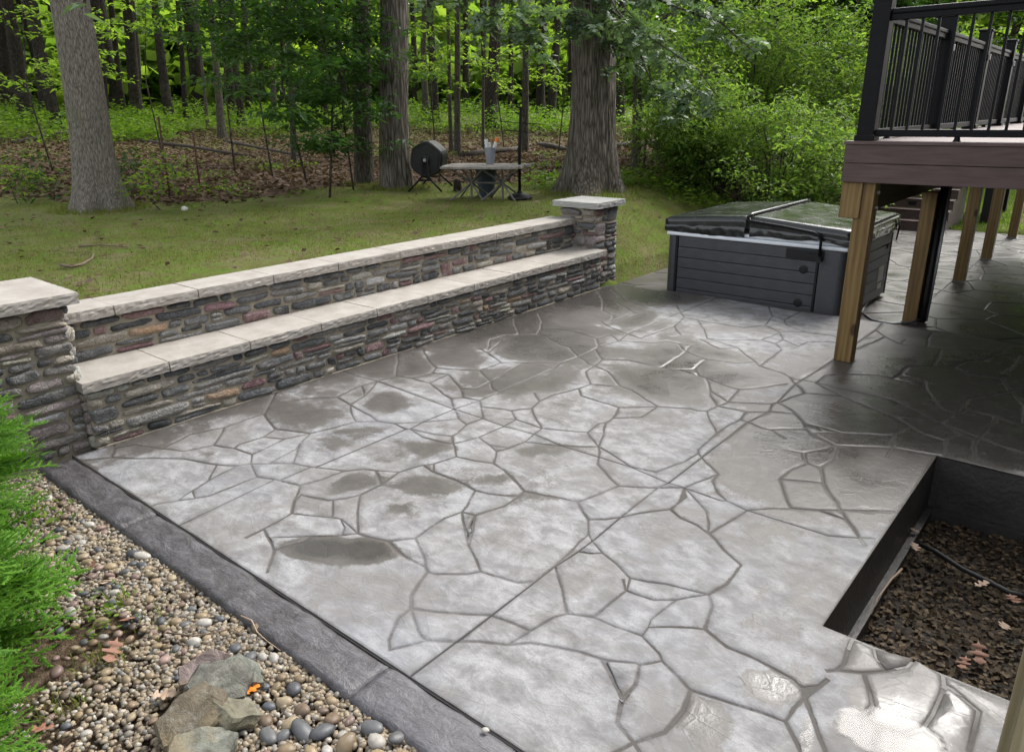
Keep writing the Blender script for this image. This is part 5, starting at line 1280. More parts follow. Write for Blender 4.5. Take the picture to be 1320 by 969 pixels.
# tumbling composter
def zfor(b, py):
    z = b.z
    while proj((b.x, b.y, z))[1] > py and z < 6: z += .005
    return z
cb = Gp(556, 246); side = Vector((_rt[0], _rt[1], 0)).normalized(); fwd = Vector((_fw[0], _fw[1], 0)).normalized()
comp = empty('compost_tumbler', cb, 'black faceted compost tumbler on tubular legs beside the flaky brown trunk', 'composter')
ax_ = (-fwd*.97-side*.10).normalized(); s2 = Vector((0, 0, 1)).cross(ax_).normalized(); up2 = ax_.cross(s2)
cc = Vector((cb.x, cb.y, zfor(cb, 205))); MB_ = Matrix((s2, up2, ax_)).transposed().to_4x4(); MB_.translation = cc; rd = 23.5*proj(cb)[2]/FPX
oct_ = [(rd*math.cos(rad(22+k*60+ (0))), rd*1.03*math.sin(rad(22+k*60))) for k in range(6)]
def rounded(poly, r):
    out = []
    for i in range(len(poly)):
        p = Vector(poly[i]); a_ = (Vector(poly[i-1])-p).normalized(); b_ = (Vector(poly[(i+1) % len(poly)])-p).normalized()
        for t in (0, .33, .66, 1): out.append(((p+a_*r)*(1-t)**2+p*2*t*(1-t)+(p+b_*r)*t*t))
    return out
o6 = rounded(oct_, .09)
def loft(rings, M_):
    V = []; F = []; n_ = len(rings[0][0])
    for P, z in rings: V += [M_ @ Vector((p[0], p[1], z)) for p in P]
    for i in range(len(rings)-1): F += [(i*n_+k, i*n_+(k+1) % n_, (i+1)*n_+(k+1) % n_, (i+1)*n_+k) for k in range(n_)]
    F += [tuple(range(n_-1, -1, -1)), tuple((len(rings)-1)*n_+k for k in range(n_))]; return MB().add(V, F)
sc = lambda k: [(p[0]*k, p[1]*k) for p in o6]
part('drum', loft([(sc(.86), -.27), (sc(.97), -.24), (sc(1), -.18), (sc(1), .27), (sc(.97), .32), (sc(.90), .34)], MB_), MT['blackp'], comp)
part('end_panel', loft([(sc(.80), .3405), (sc(.78), .352), (sc(.40), .357)], MB_), MT['blackp'], comp)
part('hub', MB().lathe([(.075, .35), (.075, .40), (.03, .41), (.03, .43)], (0, 0, 0), 14, MB_), MT['blackp'], comp); part('axle', MB().lathe([(.03, .40), (.03, .46)], (0, 0, 0), 12, MB_), MT['steel'], comp)
for sgn in (1, -1):
    pc = cc+ax_*.45*sgn
    for q in (1, -1):
        part('leg', MB().tube([pc+s2*q*.035+up2*.05, pc+s2*q*.05-Vector((0, 0, .26)), pc+s2*q*.13-Vector((0, 0, .36))+ax_*.05*sgn, Vector((pc.x, pc.y, cb.z))+s2*q*.30+ax_*.10*sgn], .016, 8), MT['rail'], comp, True)
    part('cross_bar', MB().tube([pc-s2*.10-Vector((0, 0, .34)), pc+s2*.10-Vector((0, 0, .34))], .014, 6), MT['rail'], comp)
# table of weathered planks
tb = Gp(628, 258); TH = zfor(tb, 213)-tb.z
table = empty('garden_table', tb, 'weathered grey plank table with crossed metal legs on the lawn', 'table')
ux = (side*.97-fwd*.25).normalized(); uy = Vector((-ux.y, ux.x, 0)); Lx, Ly = 100*proj(tb)[2]/FPX, .92
Mt = Matrix((ux, uy, Vector((0, 0, 1)))).transposed().to_4x4(); Mt.translation = tb
for i in range(7):
    y_ = -Ly/2+i*Ly/7; e0, e1 = R.uniform(-.07, .03), R.uniform(-.03, .08)
    part('plank', box((-Lx/2+e0, y_+.003, TH-.035), (Lx/2+e1, y_+Ly/7-.003, TH+R.uniform(-.003, .003)), M=Mt, bev=.004), MT['gtable'], table)
part('apron', box((-Lx/2+.15, -.03, TH-.07), (Lx/2-.15, .03, TH-.037), M=Mt), MT['gtable'], table)
for sx in (-1, 1):
    x_ = sx*.26
    for q in (1, -1):
        P = [(x_-.27*q*1.0, -.26*q, 0.005), (x_, 0, TH*.48), (x_+.27*q, .26*q, TH-.04)]
        part('leg', MB().tube([Mt @ Vector(p) for p in P], .015, 8), MT['legm'], table, True)
        P = [(x_+.27*q, -.26*q, 0.005), (x_, 0, TH*.48), (x_-.27*q, .26*q, TH-.04)]
        part('leg', MB().tube([Mt @ Vector(p) for p in P], .015, 8), MT['legm'], table, True)
    part('centre_strut', MB().tube([Mt @ Vector((x_, 0, .0)), Mt @ Vector((x_, 0, TH-.04))], .017, 8), MT['legm'], table)
part('stretcher', MB().tube([Mt @ Vector((-.26, 0, TH*.48)), Mt @ Vector((.26, 0, TH*.48))], .016, 8), MT['legm'], table)
# bucket with tubes
bp = Mt @ Vector((.02, .16, TH+.004)); bk = empty('grey_bucket', bp, 'tall grey tapered bucket holding white tubes on the plank table', 'bucket')
part('bucket', MB().lathe([(q*.80, z*.88) for q, z in ((.075, 0), (.08, .01), (.112, .27), (.118, .275), (.118, .29), (.106, .29), (.09, .12))], bp, 20), MT['greyp'], bk)
def stick(name, a_, b_, r, mat, label, cat, tipm=None, grp=None):
    t = empty(name, a_, label, cat, grp); part('tube', MB().tube([a_, b_], r, 12), mat, t)
    if tipm: part('cap', MB().tube([Vector(a_).lerp(b_, .80), Vector(a_).lerp(b_, 1.02)], r*1.15, 12), tipm, t)
    else:
        for k in (.55, .72, .9): part('ridge', MB().tube([Vector(a_).lerp(b_, k), Vector(a_).lerp(b_, k+.05)], r*1.22, 12), mat, t)
stick('caulk_tube', bp+Vector((0, 0, .10))+side*.02, bp+side*.115+Vector((0, 0, .40)), .028, MT['wtube'], 'white tube with an orange end leaning right in the grey bucket', 'tube', MT['orange'])
stick('coil_tube', bp+Vector((0, 0, .12))-side*.03, bp-side*.065+Vector((0, 0, .38)), .028, MT['wtube'], 'white ridged tube standing at the left side of the grey bucket', 'tube')
stick('coil_tube', bp+Vector((0, 0, .12))-side*.0+fwd*.03, bp-side*.02+fwd*.02+Vector((0, 0, .33)), .025, MT['wtube'], 'short white ridged tube in the middle of the grey bucket', 'tube')
# blue planter under the table
pp = Gp(612, 250); pp = Mt @ Vector((-.14, .45, 0)); pp.z = ground_z(pp.x, pp.y); pl = empty('blue_planter', pp, 'dark blue tapered plastic planter standing under the plank table', 'planter')
part('pot', MB().lathe([(.115, 0), (.12, .01), (.175, .42), (.18, .425)], pp, 24), MT['bluep'], pl); part('rim', MB().lathe([(.182, .426), (.195, .43), (.195, .48), (.182, .485), (.165, .48), (.155, .38)], pp, 24), MT['bluep'], pl)
# pole stand
ps = Gp(670, 258); po = empty('pole_stand', ps, 'thin black pole with small cross arms on a round domed base right of the table', 'stand')
part('base', MB().lathe([(.19, 0.003), (.195, .03), (.17, .07), (.10, .10), (.04, .115), (.033, .15)], ps, 24), MT['blackp'], po, True)
part('pole', MB().tube([ps+Vector((0, 0, .12)), ps+Vector((0, 0, .75)), ps+Vector((0, 0, 1.40))+side*.03], .024, 10), MT['rail'], po, True)
for z_, l_, r_ in ((1.39, .05, .014), (1.17, .30, .006), (1.04, .24, .006), (1.30, .06, .012)): part('cross_arm', MB().tube([ps+Vector((0, 0, z_+.02))-side*l_, ps+Vector((0, 0, z_-.03))+side*l_*1.1], r_, 6), MT['rail'], po)
# stump, stakes, logs, sticks
sp = Gp(590, 248); stp = MB().lathe([(.08, -.02), (.075, .05), (.065, .17), (.05, .20), (.02, .19)], sp, 12); tag(obj('tree_stump', stp.me('tree_stump', MT['bark_dark'], True)), 'small dark stump in the grass left of the table legs', 'stump')
for (x0, y0, x1, y1, lb) in ((219, 253, 211, 158, 'taller rusty fence stake at the wood edge right of the pale tree'), (258, 245, 251, 176, 'shorter rusty fence stake in the leaf litter right of the taller one')):
    b = Gp(x0, y0); dep = proj(b)[2]; h_ = (y0-y1)/FPX*dep*1.04; stk = MB().tube([b-Vector((0, 0, .1)), b+Vector((0, 0, h_))+side*((x1-x0+12)/FPX*dep*.3)], .018, 6); tag(obj('fence_stake', stk.me('fence_stake', MT['rust'], True)), lb, 'stake', 'rusty fence stakes at the wood edge')
for (x0, y0, x1, y1, r, lb) in ((182, 195, 330, 205, .06, 'long thin fallen log crossing the litter behind the stakes'), (290, 193, 400, 208, .05, 'pale fallen branch lying in the litter left of the maple saplings'), (596, 205, 672, 198, .11, 'thick rotting log lying behind the composter and table'), (694, 191, 738, 199, .09, 'mossy fallen log between the pole stand and the oak'), (20, 200, 100, 192, .08, 'fallen log in litter left of the big pale tree'), (780, 196, 860, 190, .12, 'fallen log right of the oak in the shade'), (190, 216, 300, 222, .03, 'slim dead branch in front of the fallen logs')):
    a_, b_ = Gp(x0, y0), Gp(x1, y1); m_ = (a_+b_)/2+Vector((0, 0, .03)); P = [q+Vector((0, 0, r*.6)) for q in (a_, a_.lerp(m_, .5)+fwd*R.uniform(-.2, .2), m_+fwd*R.uniform(-.3, .3), m_.lerp(b_, .5), b_)]
    tag(obj('fallen_log', MB().tube(P, [r, r*1.05, r*.95, r*.85, r*.7], 8).me('fallen_log', MT['log'], True)), lb, 'log', 'fallen logs in the wood')
def twig(name, P, r, label, mat='twig', cat='twig', grp=None):
    tag(obj(name, MB().tube(P, [r*(1-.6*i/(len(P)-1)) for i in range(len(P))], 6).me(name, MT[mat], True)), label, cat, grp)
q = [Gp(*p)+Vector((0, 0, .03)) for p in ((78, 338), (92, 341), (106, 337), (118, 329), (120, 323))]; twig('fallen_stick', q, .018, 'crooked grey stick lying on the lawn above the near pillar')
q = [Gp(*p)+Vector((0, 0, .02)) for p in ((100, 313), (130, 311), (165, 314))]; twig('fallen_stick', q, .012, 'thin straight stick on the lawn below the big pale tree')
rk = Gp(238, 267); 
def rock_mesh(name, rx, ry, rz, mat, sub=2, am=.18, sd=None):
    bm = bmesh.new(); bmesh.ops.create_icosphere(bm, subdivisions=sub, radius=1); sd = R.uniform(0, 99) if sd is None else sd
    for v in bm.verts:
        n_ = noise.noise(v.co*1.1+Vector((sd, 0, 0)))*am+noise.noise(v.co*2.5+Vector((0, sd, 0)))*am*.35; v.co = Vector((v.co.x*rx, v.co.y*ry, v.co.z*rz))*(1+n_)
    me = bpy.data.meshes.new(name); bm.to_mesh(me); bm.free(); me.materials.append(mat); me.polygons.foreach_set('use_smooth', [True]*len(me.polygons)); return me
tag(obj('pale_rock', rock_mesh('pale_rock', .07, .05, .045, MT['pebble'], 2), None, rk+Vector((0, 0, .02)), color=(.55, .55, .5)), 'small white rock on the lawn right of the big pale tree', 'rock')

# ------------------------------------------------------------------ pebble bed
PEB = [rock_mesh('river_stone', 1, .78, .52, MT['pebble'], 2, .14) for _ in range(7)]
SMALL = [rock_mesh('pebble', 1, .75, .6, MT['gravel'], 1, .16) for _ in range(4)]
PCOL = dict(grey=[(.135, .14, .15), (.17, .175, .18), (.11, .12, .135)], tan=[(.38, .29, .17), (.33, .25, .155), (.42, .34, .22)], brown=[(.24, .17, .115), (.20, .145, .105), (.27, .19, .12)], white=[(.58, .55, .50), (.52, .49, .44)], pink=[(.36, .25, .21), (.31, .21, .18)])
placed = []
def stone_at(x, y, r, cname, label, group='river stones in the pebble bed', flat=1.0, rz=None, z=None, el=1.0, zb=-.035):
    o = obj('river_stone', R.choice(PEB), None, color=(lambda k_, c_: tuple(min(.6, q*k_*.62) for q in c_))(R.uniform(.75, 1.25), R.choice(PCOL[cname])))
    o.location = (x, y, zb+r*.42*flat if z is None else z); o.scale = (r*el, r, r*flat); o.rotation_euler = (R.gauss(0, .2), R.gauss(0, .2), R.uniform(0, 6.28) if rz is None else rz)
    placed.append((x, y, r)); tag(o, label, 'stone', group); return o
# the ones that stand out
for (px, py, r, cn, el, lb) in ((478, 932, .042, 'grey', 1.25, 'large flat blue grey oval stone touching the dark border band at the bottom'), (513, 944, .036, 'grey', 1.25, 'flat slate grey oval stone right of the blue grey oval by the border'), (415, 937, .045, 'grey', 1.1, 'round grey stone standing upright left of the flat ovals'),
    (302, 830, .034, 'grey', 1.0, 'dark grey round stone just above the slate rocks'), (322, 840, .032, 'grey', 1.1, 'dark grey stone right of the round one above the slate rocks'), (390, 937, .042, 'grey', 1.5, 'long sloping grey stone left of the upright one'),
    (374, 926, .036, 'tan', 1.0, 'round ochre stone right of the slate rocks'), (446, 953, .042, 'tan', 1.1, 'smooth tan stone below the flat grey ovals'), (183, 712, .042, 'white', 1.1, 'white stone beside the dark border in the upper pebble bed'), (171, 709, .036, 'grey', 1.0, 'blue grey stone touching the white one by the border'),
    (331, 804, .034, 'tan', 1.0, 'yellowish egg shaped stone against the border band'), (428, 920, .038, 'brown', 1.1, 'brown stone leaning on the upright grey stone'), (345, 942, .036, 'grey', 1.3, 'dark grey oval stone at the foot of the slates'), (365, 941, .030, 'grey', 1.1, 'smaller dark grey stone next to the dark oval')):
    p = at(px, py); stone_at(p.x, p.y, r, cn, lb, 'marked stones in the pebble bed', .9, None, None, el)
# the one pebble on the paving
pst = at(626, 943); stone_at(pst.x, pst.y, .015, 'white', 'single pale round pebble lying on the patio edge', 'marked stones in the pebble bed', .8, zb=0.004)
LAB = dict(grey='smooth grey river stone among tan pebbles by the dark border band', tan='tan river stone in the pebble bed along the border band', brown='brown river stone in the pebble bed along the border band', white='whitish river stone in the pebble bed along the border band', pink='pinkish river stone in the pebble bed along the border band')
MARKS = [(120, 640, 'near the foot of the stone pillar'), (60, 690, 'below the rear evergreen'), (200, 700, 'beside the upper white stone'), (150, 780, 'around the grass tuft'), (150, 830, 'near the red oak leaf'), (250, 770, 'level with the grass tuft'), (310, 815, 'above the slate pile'), (180, 900, 'left of the slate pile'), (110, 950, 'at the lower evergreen'), (360, 870, 'right of the slate pile'), (440, 945, 'around the flat grey ovals'), (340, 940, 'at the foot of the slates')]
WORD = dict(grey='smooth grey', tan='tan', brown='brown', white='whitish', pink='pinkish')
SLC = [at(265, 905), at(235, 945), at(300, 870)]
def in_bed(x, y): return y < 1.285
cand = 0
while len(placed) < 297 and cand < 20000:
    cand += 1; x = R.uniform(-4.7, -1.15); y = 1.29-abs(R.gauss(0, .28)) if R.random() < .75 else R.uniform(.35, 1.29); u, v, _ = proj((x, y, 0))
    if u < 40 or v > 1000 or v < 620: continue
    r = R.uniform(.018, .034)*(1.25 if v > 860 and u > 320 else 1.0)
    if y > 1.31-r: continue
    if u < 330 and v > 800 and R.random() < .8: r *= .7
    if any((x-a_)**2+(y-b_)**2 < (r+c_)**2*.72 for a_, b_, c_ in placed): continue
    if any((Vector((x, y, 0))-s_).length < .12 for s_ in SLC): continue
    cn = R.choices(['tan', 'brown', 'grey', 'white', 'pink'], [40, 24, 26 if v > 880 and u > 320 else 12, 9, 13])[0]; 
    nearest = min(MARKS, key=lambda m_: (u-m_[0])**2+((v-m_[1])*1.2)**2); sz_ = 'large' if r > .031 else 'small' if r < .023 else 'medium'; pos = 'by the border' if y > 1.18 else 'lying loose'
    lb = f"{sz_} {WORD[cn]} river stone {pos} {nearest[2]}"; stone_at(x, y, r, cn, lb, lb.replace('river stone', 'river stones'))
# filler gravel, one mass
Lv = []; n = 0; T_ = [(np.array([v.co[:] for v in m.vertices]), np.array([p.vertices[:] for p in m.polygons])) for m in SMALL]
N_ = 17000; X = NR.uniform(-5.0, -1.0, N_); Y = 1.318-np.abs(NR.normal(0, .5, N_)); u_ = X
for m in range(4):
    idx = np.arange(m, N_, 4); idx = idx[(Y[idx] > .05)]; k = len(idx); T, TF = T_[m]; s_ = NR.uniform(.008, .0185, k)
    M_ = rotmats(k, .5); V = np.einsum('nij,kj->nki', M_, T)*s_[:, None, None]
    den = fbm(np.stack([X[idx]*2, Y[idx]*2, X[idx]*0], -1), 2, 9)
    V += np.stack([X[idx], Y[idx], -.045+s_*.5+NR.uniform(0, .012, k)], -1)[:, None]
    keep = ~((den > .28) & (Y[idx] < 1.0) & (X[idx] < -2.9))
    V = V[keep]; k = len(V); Lv.append((V.reshape(-1, 3), (TF[None]+(np.arange(k)*len(T))[:, None, None]).reshape(-1, 3)))
V, F = join(Lv); tag(obj('gravel', mesh('gravel', V, F, MT['gravel'], True)), 'small mixed tan gravel filling the pebble bed', 'gravel', kind='stuff')

# slate rocks
def slate(poly, th, loc, rot, col, label, rough=.02):
    """split slab with ragged edges: poly in metres, built lying flat, then set leaning"""
    den = []
    for i in range(len(poly)):
        a_, b_ = Vector(poly[i])*.8, Vector(poly[(i+1) % len(poly)])*.8; m_ = max(2, int((b_-a_).length/.02)); den += [a_.lerp(b_, k/m_) for k in range(m_)]
    c = sum(den, Vector((0, 0)))/len(den); n_ = len(den); sd = R.uniform(0, 50); V = []; F = []
    def ring(k, z, j): 
        for p in den:
            q = c+(p-c)*k; w_ = noise.noise(Vector((p.x*22+sd, p.y*22, z*30)))*.012+noise.noise(Vector((p.x*60+sd, p.y*60, z*30)))*.005; d_ = (p-c).normalized()
            V.append((q.x+d_.x*w_, q.y+d_.y*w_, z+rough*.4*noise.noise(Vector((q.x*10+sd, q.y*10, z*9)))))
    ring(.97, -th/2, 0); ring(1.0, -th*.2, 1); ring(.98, th*.25, 2); ring(.93, th/2, 3); ring(.66, th/2+.004, 4); ring(.33, th/2+.002, 5)
    for i in range(5): F += [(i*n_+k, i*n_+(k+1) % n_, (i+1)*n_+(k+1) % n_, (i+1)*n_+k) for k in range(n_)]
    V.append((c.x, c.y, th/2)); F += [(5*n_+k, 5*n_+(k+1) % n_, 6*n_) for k in range(n_)]; F.append(tuple(range(n_-1, -1, -1)))
    me = mesh('slate_rock', V, F, MT['slate']); o = obj('slate_rock', me, None, loc, rot, col); tag(o, label, 'rock', 'slate rocks piled in the pebble bed'); return o
def P2(L, s_=1.0): return [(x*s_, y*s_) for x, y in L]
def spos(px, py, z): v = at(px, py, 'z', z); return v
rzc = math.atan2(_rt[1], _rt[0])
slate(P2([(-.13, -.10), (.0, -.15), (.14, -.09), (.17, .02), (.10, .12), (-.04, .10), (-.15, .04)]), .05, spos(245, 922, .05), (rad(20), rad(-12), rzc+.5), (.15, .125, .088), 'broad olive brown slate lying in front of the pile')
slate(P2([(-.14, -.07), (.08, -.10), (.16, .0), (.12, .11), (-.06, .13), (-.15, .05)]), .05, spos(284, 885, .055), (rad(28), rad(8), rzc+.7), (.135, .135, .115), 'grey green slate slab leaning in the middle of the pile')
slate(P2([(-.12, -.05), (.05, -.08), (.12, .02), (.06, .08), (-.10, .05)]), .04, spos(262, 862, .045), (rad(25), rad(-4), rzc+.55), (.20, .155, .145), 'reddish grey slate at the top of the pile')
slate(P2([(-.09, -.07), (.07, -.10), (.11, .03), (.03, .11), (-.09, .07)]), .05, spos(310, 868, .03), (rad(22), rad(30), rzc+.9), (.14, .15, .13), 'small grey green slate at the right end of the pile')
slate(P2([(-.10, -.09), (.10, -.10), (.12, .06), (.0, .11), (-.12, .04)]), .05, spos(302, 917, .02), (rad(8), rad(34), rzc+1.0), (.17, .16, .115), 'olive slate dipping under the broad one on its right')
slate(P2([(-.14, -.06), (.10, -.08), (.15, .04), (.02, .09), (-.13, .05)]), .045, spos(262, 962, .03), (rad(14), rad(16), rzc+.4), (.15, .155, .13), 'grey slate cut by the bottom of the picture')

# standing water on the lowest corner of the paving
def water(pts_, z, name, label):
    P = [Vector(at(*p)[:2]) for p in pts_]; den = []
    for i in range(len(P)):
        a_, b_ = P[i], P[(i+1) % len(P)]; den += [a_.lerp(b_, k/8) for k in range(8)]
    den = [Vector((p.x+.03*noise.noise(Vector((p.x*9, p.y*9, 0)))+.012*noise.noise(Vector((p.x*34, p.y*34, 3))), p.y+.03*noise.noise(Vector((p.x*9, p.y*9, 7)))+.012*noise.noise(Vector((p.x*34, p.y*34, 8))), z)) for p in den]
    tag(obj(name, mesh(name, den, [tuple(range(len(den)))], MT['water'])), kind='structure')
mw = Mat('puddle_water'); gl = mw.node('BsdfGlossy'); gl.inputs['Roughness'].default_value = .10; mw.l.new(mw.bump(mw.noise(mw.wpos(), 9, 3), .3, .008), gl.inputs['Normal']); tr = mw.node('BsdfTransparent'); tr.inputs[0].default_value = (.70, .68, .66, 1); cl = mw.node('BsdfTransparent'); fr = mw.node('Fresnel'); fr.inputs[0].default_value = 1.33; mx = mw.node('MixShader')
mw.l.new(fr.outputs[0], mx.inputs[0]); mw.l.new(tr.outputs[0], mx.inputs[1]); mw.l.new(gl.outputs[0], mx.inputs[2])
dm = mw.math('ADD', mw.attr('depth'), mw.math('MULTIPLY', mw.math('SUBTRACT', mw.noise(mw.wpos(), 7, 4, .6, .4), .5), 1.5)); dm = mw.math('ADD', dm, mw.math('MULTIPLY', mw.math('SUBTRACT', mw.noise(mw.wpos(), 24, 3, .6), .5), .55))
my = mw.node('MixShader'); mw.l.new(mw.mr(dm, .34, .72, 0, .8, True), my.inputs[0]); mw.l.new(cl.outputs[0], my.inputs[1]); mw.l.new(mx.outputs[0], my.inputs[2]); mw.l.new(my.outputs[0], mw.out.inputs[0]); MT['water'] = mw.m
def water(px, py, rx, ry, rz):
    c = at(px, py); n_ = 24; V = [(c.x, c.y, .0045)]; D = [1.0]; F = []
    for q in range(1, 7):
        for k in range(n_):
            a_ = 2*math.pi*k/n_; e = Vector((math.cos(a_)*rx, math.sin(a_)*ry)); x = e.x*math.cos(rz)-e.y*math.sin(rz); y = e.x*math.sin(rz)+e.y*math.cos(rz); V.append((c.x+x*q/6, c.y+y*q/6, .0045)); D.append(1-(q/6)**2)
    F = [(0, 1+k, 1+(k+1) % n_) for k in range(n_)]+[(1+q*n_+k, 1+(q+1)*n_+k, 1+(q+1)*n_+(k+1) % n_, 1+q*n_+(k+1) % n_) for q in range(5) for k in range(n_)]
    me = mesh('puddle', V, F, MT['water'], True); a_ = me.attributes.new('depth', 'FLOAT', 'POINT'); a_.data.foreach_set('value', D); tag(obj('puddle', me), kind='structure')
water(1150, 950, .27, .16, .25); water(1040, 950, .03, .13, .3)

# dead leaves, twigs and weeds in the bed
def dead_leaf(p, L_, mat, label, rz=None, tilt=.25, grp='dead oak leaves on the ground'):
    T, TF = LEAF['lobed']; V = T*L_; V = np.concatenate([V[:, :2], (V[:, 2]+.25*L_*(V[:, 0]/L_-.5)**2+.2*L_*(np.abs(V[:, 1])/L_))[:, None]], 1)
    o = obj('dead_leaf', mesh('dead_leaf', V, TF, MT[mat]), None, p, (R.gauss(0, tilt), R.gauss(0, tilt), R.uniform(0, 6.28) if rz is None else rz)); tag(o, label, 'leaf', grp)
for px, py, L_, mt, lb in ((152, 825, .13, 'dead', 'reddish brown dead oak leaf in the pebble bed beside the evergreen'), (176, 800, .10, 'dead', 'smaller red brown dead leaf above the reddish oak leaf'), (192, 900, .10, 'deadpale', 'pale dead oak leaf lying on gravel left of the slate pile'), (98, 965, .11, 'deadpale', 'pale grey leaf at the bottom left of the pebble bed'), (312, 900, .08, 'orange', 'orange dead leaf tucked against the slate pile'), (150, 746, .08, 'deadpale', 'pale curled leaf under the upper pebbles'), (115, 740, .07, 'dead', 'small brown leaf near the evergreen'), (75, 940, .10, 'dead', 'red leaf half hidden below the evergreen')):
    dead_leaf(at(px, py, 'z', .0)+Vector((0, 0, .012)), L_, mt, lb)
ZB = zf+.06
for px, py, L_, mt, lb in ((1180, 715, .10, 'deadpale', 'pale oak leaf in the sunken bed near its left wall'), (1260, 830, .13, 'dead', 'large red brown leaf in the sunken bed'), (1245, 850, .10, 'dead', 'brown leaf beside the large red brown one'), (1290, 815, .10, 'deadpale', 'tan oak leaf right in the sunken bed'), (1255, 760, .09, 'deadpale', 'tan leaf in the middle of the sunken bed'), (1300, 770, .11, 'dead', 'brown leaf at the right edge of the sunken bed'), (1185, 690, .07, 'deadpale', 'small pale leaf at the back left of the sunken bed')):
    dead_leaf(at(px, py, 'z', ZB)+Vector((0, 0, .02)), L_, mt, lb, None, .3, 'dead leaves in the sunken bed')
twig('fallen_twig', [at(px, py, 'z', .0)+Vector((0, 0, .015)) for px, py in ((311, 797), (325, 803), (332, 818), (345, 830), (362, 842))], .0035, 'pale dry stem lying across the pebbles by the border', 'deadpale')
twig('fallen_twig', [at(px, py, 'z', .0)+Vector((0, 0, .012)) for px, py in ((215, 818), (250, 822), (280, 818), (300, 812), (330, 830))], .004, 'dark bent twig in the pebble bed above the slates', 'twig')
twig('fallen_twig', [at(px, py, 'z', .0)+Vector((0, 0, .012)) for px, py in ((105, 742), (130, 755), (165, 750))], .004, 'dark twig near the evergreen in the upper pebble bed', 'twig')
twig('fallen_twig', [at(px, py, 'z', ZB)+Vector((0, 0, .015)) for px, py in ((1162, 736), (1148, 750), (1130, 775), (1122, 795))], .007, 'pale curved stick along the left wall of the sunken bed', 'deadpale')
q = [at(px, py, 'z', ZB)+Vector((0, 0, .01)) for px, py in ((1178, 700), (1205, 712), (1240, 735), (1275, 752), (1300, 765), (1340, 775))]
tag(obj('black_pipe', MB().tube(q, .014, 8).me('black_pipe', MT['blackp'], True)), 'thin black pipe running across the sunken bed', 'pipe')
# mulch
n = 9000; X = NR.uniform(PITX+.03, XR, n); Y = NR.uniform(PY0+.02, PY1-.04, n); Z = zf+.05*fbm(np.stack([X*2.2, Y*2.2, X*0+1], -1), 3, 4)+NR.uniform(0, .025, n)
V, F = leaves(np.stack([X, Y, Z], -1), .032, .55, 'quad'); tag(obj('mulch', mesh('mulch', V, F, MT['mulch'])), 'dark wet chips and dead leaf bits filling the sunken bed', 'mulch', kind='stuff')
def tuft(px, py, n_, h, mat, name, label, cat='grass', spread=.03):
    b = at(px, py, 'z', -.03); X = NR.normal(b.x, spread, n_); Y = NR.normal(b.y, spread, n_); V = []; F = []
    for i in range(n_):
        a_ = R.uniform(0, 6.28); hh = h*R.uniform(.5, 1.1); w_ = .0022; ln = hh*R.uniform(.3, .9); d_ = Vector((math.cos(a_), math.sin(a_), 0)); s_ = Vector((-d_.y, d_.x, 0))*w_; p = Vector((X[i], Y[i], -.04)); m_ = p+d_*ln*.4+Vector((0, 0, hh*.75)); e = p+d_*ln+Vector((0, 0, hh)); k = len(V)
        V += [p-s_, p+s_, m_+s_, m_-s_, e]; F += [(k, k+1, k+2), (k, k+2, k+3), (k+3, k+2, k+4)]
    tag(obj(name, mesh(name, V, F, MT[mat])), label, cat, kind='stuff')
tuft(160, 775, 12, .12, 'leaf_ground', 'grass_tuft', 'small tuft of upright grass in the pebble bed')
tuft(205, 800, 40, .05, 'grass', 'grass_tuft', 'low olive tuft right of the upright grass', spread=.05)
tuft(130, 850, 70, .06, 'grass', 'grass_tuft', 'mossy tuft beside the reddish oak leaf', spread=.05)
tuft(80, 915, 60, .05, 'grass', 'grass_tuft', 'olive tuft at the foot of the evergreen', spread=.05)
def weed(px, py, n_, size, label, spread=.06):
    b = at(px, py, 'z', -.02); P = np.stack([NR.normal(b.x, spread, n_), NR.normal(b.y, spread, n_), np.abs(NR.normal(.02, .02, n_))], -1); V, F = leaves(P, size, .5); tag(obj('weed', mesh('weed', V, F, MT['leaf_ground'])), label, 'weed', kind='stuff')
weed(140, 790, 30, .035, 'broad leaved green weed at the base of the grass tuft'); weed(125, 815, 30, .03, 'small weed between the tuft and the evergreen'); weed(55, 668, 26, .05, 'pale leafy weed under the upper evergreen sprays', .08)

